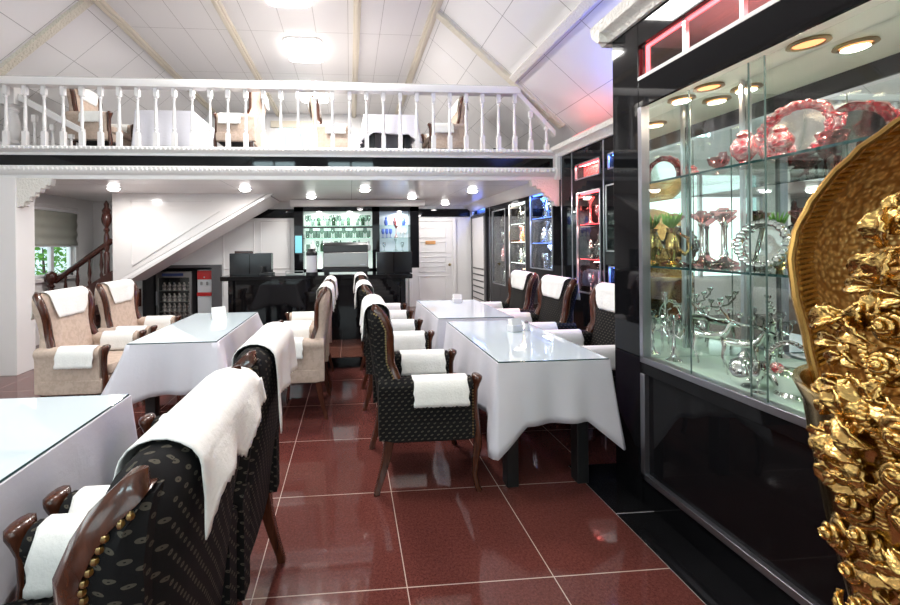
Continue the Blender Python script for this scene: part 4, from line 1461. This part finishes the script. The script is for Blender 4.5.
for x in (-.05, .05):
    MB().box(x - .015, x + .015, -.04, 0, .70, .76).build('tap', M['steel'], wd, bev=.003)
MB().ball((0, -.02, .84), .014, 8, 5).build('button', M['white_plastic'], wd)

# ------------------------------------------------------------------ things in the vitrine
def oval_tray(name, label, cat, pos, w_, h_, rim, centre, lean=.12, rz=R(90), handles=True, red=False):
    """ornate tray standing on edge, facing -x"""
    o = thing(name, label, cat, pos)
    n = 64
    def ring(s, dx, wob=0):
        return [(dx, math.cos(2 * PI * j / n) * w_ / 2 * s * (1 + wob * math.cos(16 * PI * j / n)), h_ / 2 + math.sin(2 * PI * j / n) * h_ / 2 * s * (1 + wob * math.cos(16 * PI * j / n))) for j in range(n)]
    MB().loft([ring(1, .0, .03), ring(1.0, -.012, .035), ring(.9, -.02, .02), ring(.78, -.010), ring(.74, .004), ring(.9, .008)], cap=False).build('ornate_rim', rim, o)
    MB().loft([ring(.76, .002), ring(.74, -.002), ring(.01, 0)], cap=True).build('tray_centre', centre, o)
    mb = MB()
    for j in range(0, n, 2):
        a = 2 * PI * j / n
        mb.ball((-.018, math.cos(a) * w_ / 2 * .9, h_ / 2 + math.sin(a) * h_ / 2 * .9), .012 if j % 4 else .017, 6, 4)
    mb.build('relief', rim, o)
    if handles:
        for s in (-1, 1):
            MB().tube([(-.005, s * w_ * .49, h_ * .38), (-.01, s * w_ * .57, h_ * .42), (-.01, s * w_ * .58, h_ * .58), (-.005, s * w_ * .49, h_ * .62)], .008, 6).build('handle', rim, o)
    o.rotation_euler = (0, lean, 0)
    return o


Z1, Z2, Z3 = GL0, 1.274, 1.719
oval_tray('ornate_plate', 'red-rimmed ornate oval plate standing on the top vitrine shelf', 'plate', (1.82, 1.48, Z3 + .003), .29, .25, M['red_metal'], M['silver'])
oval_tray('silver_tray', 'ornate silver tray with handles standing on the middle vitrine shelf', 'tray', (1.84, 1.62, Z2 + .003), .23, .22, M['silver'], M['mirror'])
small('rose_jar', [(.02, 0), (.03, .01), (.018, .03), (.045, .07), (.05, .10), (.035, .13), (.02, .14), (.028, .15), (.01, .17)], M['red_metal'], (1.74, 1.60, Z3), 'red lidded jar left of the red-rimmed plate', 'jar', None)
small('pink_bowl', [(.025, 0), (.008, .012), (.008, .025), (.035, .045), (.045, .075), (.04, .078)], M['pink_crystal'], (1.74, 1.72, Z3), 'pink crystal footed bowl at left on the top vitrine shelf', 'bowl', None)
small('pink_goblet', GOB, M['pink_crystal'], (1.70, 1.66, Z3), 'small pink stemmed glass beside the pink footed bowl', 'glass', None, sc=.55)
small('pink_bowl', [(.025, 0), (.008, .012), (.008, .025), (.035, .045), (.045, .075), (.04, .078)], M['pink_crystal'], (1.76, 1.30, Z3), 'pink crystal footed bowl right of the red-rimmed plate', 'bowl', None)
small('rose_jar', [(.02, 0), (.03, .01), (.018, .03), (.045, .07), (.05, .10), (.035, .13), (.02, .14), (.028, .15), (.01, .17)], M['red_metal'], (1.70, 1.42, Z3), 'red lidded jar in front of the red-rimmed plate', 'jar', None, sc=.8)


def candlestick(x, y, z, label):
    o = thing('crystal_candlestick', label, 'candlestick', (x, y, z))
    MB().lathe([(.058, 0), (.06, .008), (.035, .02), (.02, .032), (.012, .045)], n=16).build('foot', M['pink_crystal'], o)
    MB().lathe([(.012, .045), (.017, .055), (.0095, .07), (.0095, .20), (.016, .215), (.011, .225)], n=12).build('stem', M['silver'], o)
    MB().lathe([(.012, .225), (.03, .24), (.052, .262), (.05, .272), (.025, .268), (.02, .285)], n=12).build('cup', M['pink_crystal'], o)
    return o


candlestick(1.81, 1.885, Z2, 'crystal candlestick on the middle vitrine shelf, left one')
candlestick(1.76, 1.72, Z2, 'crystal candlestick on the middle vitrine shelf, beside silver tray')


def deer(x, y, z, label, rz):
    o = thing('deer_candleholder', label, 'candle holder', (x, y, z), rz)
    mb = MB()
    # body along +x (head end)
    mb.tube([(-.068, 0, .150), (-.058, 0, .158), (-.03, 0, .152), (.015, 0, .152), (.045, 0, .158), (.062, 0, .178), (.074, 0, .208)], [.006, .019, .017, .017, .020, .013, .009], 10)
    mb.tube([(.068, 0, .203), (.078, 0, .218), (.100, 0, .214), (.113, 0, .207)], [.008, .013, .009, .005], 8)
    mb.build('body', M['silver'], o)
    for sx, sy in ((1, 1), (1, -1), (-1, 1), (-1, -1)):
        xb = .048 if sx > 0 else -.052
        MB().tube([(xb, sy * .012, .150), (xb + (.006 if sx > 0 else -.012), sy * .014, .085), (xb + (.002 if sx > 0 else .0), sy * .014, .04), (xb + .005, sy * .014, .004)], [.011, .006, .004, .0055], 8).build('leg', M['silver'], o)
    for s in (-1, 1):
        MB().tube([(.074, s * .006, .222), (.062, s * .024, .234)], [.003, .005], 6).build('ear', M['silver'], o)
    pts = [(.078, 0, .222), (.055, .0, .238), (.01, .0, .238), (-.04, 0, .258), (-.07, 0, .305)]
    an = MB().tube(pts, [.005, .005, .005, .0045, .004], 8).build('antler', M['silver'], o)
    for px, pz in ((.035, .272), (-.005, .282), (-.04, .300), (-.07, .328)):
        MB().tube([(px, 0, pz - .034), (px, 0, pz - .01)], .0035, 6).lathe([(.005, pz - .012), (.013, pz), (.015, pz + .010), (.010, pz + .009)], px, 0, 10).build('candle_cup', M['silver'], an)
    return o


deer(1.80, 1.835, Z1, 'silver deer candle holder at left on the vitrine bottom', R(-48))
deer(1.78, 1.66, Z1, 'silver deer candle holder beside the silver basket', R(-48))

o = thing('silver_basket', 'silver basket with beaded handle on the vitrine bottom', 'basket', (1.74, 1.42, Z1))
mb = MB().lathe([(.05, 0), (.055, .008), (.045, .02), (.06, .05), (.085, .085), (.095, .10), (.085, .098), (.05, .06)], n=24)
mb.build('bowl', M['silver'], o)
MB().tube([(0, .09 * math.cos(a / 14 * PI), .095 + .12 * math.sin(a / 14 * PI)) for a in range(15)], .008, 8).build('handle', M['silver'], o)
mb = MB()
for a in range(22):
    mb.ball((-.006, .094 * math.cos(a / 21 * PI), .095 + .125 * math.sin(a / 21 * PI)), .008, 6, 4)
mb.build('beading', M['silver'], o)
MB().ball((-.03, .03, .11), .022, 10, 6).build('red_rose', M['red_metal'], o)
small('silver_teapot', [(.03, 0), (.05, .02), (.058, .06), (.045, .10), (.022, .115), (.026, .122), (.008, .145)], M['silver'], (1.70, 1.57, Z1), 'small silver pot between the deer and the basket', 'pot', None)
small('silver_goblet', GOB, M['silver'], (1.66, 1.48, Z1), 'small silver goblet in front of the silver basket', 'goblet', None, sc=.8)
small('glass_goblet', GOB, M['crystal'], (1.68, 1.54, Z1), 'clear stemmed glass beside the small silver pot', 'glass', None, sc=.8)


def candelabrum(x, y, z, label):
    o = thing('crystal_candelabrum', label, 'candelabrum', (x, y, z))
    MB().lathe([(.05, 0), (.052, .01), (.02, .03), (.012, .06), (.018, .08), (.01, .1), (.010, .22), (.018, .24)], n=14).build('stem', M['silver'], o)
    for i in range(4):
        a = i * PI / 2 + .4
        c, s = math.cos(a), math.sin(a)
        ar = MB().tube([(0, 0, .16), (.04 * c, .04 * s, .14), (.065 * c, .065 * s, .17), (.065 * c, .065 * s, .20)], .005, 6).build('arm', M['silver'], o)
        MB().lathe([(.006, .20), (.022, .212), (.018, .225), (.012, .22)], .065 * c, .065 * s, 10).build('cup', M['crystal'], ar)
    MB().lathe([(.018, .24), (.03, .26), (.025, .275)], n=12).build('top_cup', M['crystal'], o)
    o.scale = (.72, .72, .9)


candelabrum(1.665, 1.90, Z1, 'tall crystal and silver candelabrum at the far end of vitrine bottom')
o = thing('reflection_vase', 'gilt vase standing in for a mirror reflection at far end of middle shelf', 'vase', (1.665, 1.905, Z2))  # solid vase added in place of a gold reflection in the mirror
o.scale = (.9, .9, .9)
MB().lathe([(.035, 0), (.037, .01), (.012, .03), (.02, .06), (.035, .10), (.03, .15), (.018, .19), (.032, .22)], n=16).build('body', M['gold'], o)
MB().tube([(.03, 0, .10), (.06, -.02, .07), (.08, -.03, .10), (.07, -.03, .16), (.03, -.01, .19)], [.012, .013, .012, .01, .006], 8).build('curled_handle', M['gold'], o)
mb = MB()
for i in range(14):
    a = i * 2.4
    mb.add([(0, 0, .21), (.03 * math.cos(a) + .01, .03 * math.sin(a), .26), (.05 * math.cos(a), .05 * math.sin(a), .31), (.03 * math.cos(a) - .01, .03 * math.sin(a) + .01, .25)], [(0, 1, 2, 3)])
mb.build('leaves', M['leaf'], o, solid=.002)

# ------------------------------------------------------------------ gilded vase in the right foreground

GV = Vector((1.172, .566, 0))
gv = thing('gilded_vase', 'huge ornate gilded vase with relief roses at the right edge', 'vase', (GV.x, GV.y, 0))
body = [(.20, .0), (.215, .02), (.20, .06), (.14, .10), (.125, .16), (.14, .25), (.17, .40), (.205, .56), (.228, .67), (.255, .81), (.278, .97), (.290, 1.065), (.304, 1.098), (.302, 1.106), (.292, 1.102), (.265, 1.04)]
MB().lathe(body, n=72, cap=False).build('tapered_body', M['gold'], gv)
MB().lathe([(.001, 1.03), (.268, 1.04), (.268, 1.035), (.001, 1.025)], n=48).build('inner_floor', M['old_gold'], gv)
SH = [(1.04, .262), (1.18, .283), (1.28, .300), (1.36, .306), (1.42, .298), (1.48, .276), (1.534, .248), (1.585, .210), (1.63, .164), (1.665, .11), (1.69, .05), (1.70, .006)]
A0 = math.atan2(-GV.y, -GV.x)
def shell_pt(a, z, dr=0):
    r = lerp(SH, z) + dr
    return (r * math.cos(A0 + a), r * math.sin(A0 + a), z)
mb = MB()
mb.grid(lambda u, v: shell_pt(R(84 + 192 * u), 1.04 + .66 * v), 40, 44)
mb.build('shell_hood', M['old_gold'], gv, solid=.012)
M['old_rim'] = mat('worn_gilt_rim', (0.42, 0.24, 0.07), 0.25, 1.0)
for sg in (-1, 1):
    MB().tube([shell_pt(R(84 * sg), 1.06 + .64 * q / 30) for q in range(31)], [.007] * 31, 8).build('shell_rim', M['old_rim'], gv)
    mb = MB()
    for q in range(44):
        z = 1.12 + .52 * q / 43
        mb.tube([shell_pt(R(88 * sg), z, -.006), shell_pt(R(101 * sg), z + .006, -.010)], .005, 6)
    mb.build('reeded_border', M['gold'], gv)
rg = random.Random(11)
M['relief'] = mat('gilded_relief', (0.60, 0.38, 0.125), 0.27, 1.0)
k = NT(M['relief'])
k.bump(k.noise(70, 2), 0.3, 0.008)


def frame_at(a, z, r):
    p = Vector((r * math.cos(A0 + a), r * math.sin(A0 + a), z))
    n = Vector((math.cos(A0 + a), math.sin(A0 + a), rg.uniform(-.15, .35))).normalized()
    t = n.cross(Vector((0, 0, 1))).normalized()
    b = t.cross(n).normalized()
    return p, n, t, b


def rose(a, z, r, s):
    p, n, t, b = frame_at(a, z, r)
    mb = MB()
    for cnt, rad, lift, tilt in ((6, 1.05, .0, .30), (5, .78, .20, .55), (4, .50, .34, .85), (3, .26, .42, 1.1)):
        o = rg.random() * 6
        for i in range(cnt):
            ph = o + 2 * PI * i / cnt
            tw = rg.uniform(-.1, .1)
            def pt(u, v):
                x = (u - .5) * 2
                wdt = x * (PI / cnt) * 1.25 * math.sin(PI * (.22 + .42 * v))
                rr = rad * s * (.12 + .88 * v * (1 - .10 * x * x))
                h = s * (lift + tilt * math.sin(v * 2.1) * .55 - .16 * max(0, v - .65) + .05 * x * v + tw * v)
                c, d = math.cos(ph + wdt), math.sin(ph + wdt)
                return p + t * rr * c + b * rr * d + n * h
            mb.grid(pt, 6, 6)
    mb.ball(p + n * s * .85, s * .16, 8, 6)
    mb.build('rose', M['relief'], gv, solid=.004, sharp=80)


def spray(a, z, r, s, cnt):
    """a spray of creased leaves fanning from one point"""
    mb = MB()
    base = rg.uniform(0, 2 * PI)
    for q in range(cnt):
        p, n, t, b = frame_at(a + rg.uniform(-.07, .07), z + rg.uniform(-.022, .022), r + rg.uniform(-.004, .012))
        ang = base + q * 2 * PI / cnt * .8 + rg.uniform(-.3, .3)
        d = t * math.cos(ang) + b * math.sin(ang)
        e = n.cross(d)
        bend, sz = rg.uniform(-.6, .6), s * rg.uniform(.75, 1.2)
        def pt(u, v):
            x = (u - .5) * 2
            wv = math.sin(PI * min(1, v * .93 + .07)) ** .9 * sz * .36 * (1 + .14 * math.cos(v * 30))
            vein = .04 * math.cos((abs(x) * 2 - v * 4) * 5) * abs(x)
            return p + d * (v - .1) * sz * 1.2 + e * (wv * x + bend * sz * .3 * v * v) + n * sz * (.08 + .42 * math.sin(v * 2.7) + .25 * abs(x) * (1 - v * .4) + vein)
        mb.grid(pt, 8, 14)
    mb.build('leaf_spray', M['relief'], gv, solid=.005, sharp=80)


def vine(pts, rad):
    q = []
    for a, z, r in pts:
        q.append((r * math.cos(A0 + a), r * math.sin(A0 + a), z))
    mb = MB().tube(q, rad, 7)
    for i in range(len(q) - 1):
        for j in range(4):
            m_ = Vector(q[i]).lerp(Vector(q[i + 1]), j / 4)
            mb.ball(m_, rad * 1.35, 7, 5)
    mb.build('rope_vine', M['relief'], gv)


def surf(z):
    if z < 1.10:
        return lerp([(zz, rr) for rr, zz in body[4:13]], z) - .004
    return .285 - .10 * min(1, (z - 1.10) / .40)


spots = []
for i in range(9000):
    z = rg.uniform(.50, 1.50)
    lim = 51 if z < 1.16 else 54 - 50 * (z - 1.16)
    a = rg.uniform(-lim, lim)
    if all(math.hypot(R(a - q[0]) * .27, z - q[1]) > .054 for q in spots) and len(spots) < 150:
        spots.append((a, z))
for i, (a, z) in enumerate(spots):
    if i % 3 == 0:
        rose(R(a), z, surf(z), rg.uniform(.030, .044))
    else:
        spray(R(a), z, surf(z) - .004, rg.uniform(.036, .052), 5)
for j in range(12):
    a, z = R(rg.uniform(-38, 38)), rg.uniform(.45, 1.2)
    pts = []
    da, ph = rg.uniform(-.02, .02), rg.random() * 6
    for q in range(9):
        zz = z + q * .03
        pts.append((a + da * q + .09 * math.sin(q * .8 + ph), zz, surf(min(zz, 1.5)) + .018))
    vine(pts, .0055)
# cherub-like bud on top of the sheaf
mb = MB()
p, n, t, b = frame_at(R(-14), 1.50, .20)
mb.ball(p, .045, 14, 10).ball(p + n * .035 + b * .01, .02, 10, 6).ball(p + t * .04 + b * .015, .022, 10, 6).ball(p - t * .035 + b * .025, .024, 10, 6).ball(p + b * .045, .022, 10, 6)
mb.build('top_bud', M['relief'], gv)

# the source towel and cover were placed on the first chairs; nothing else is left over
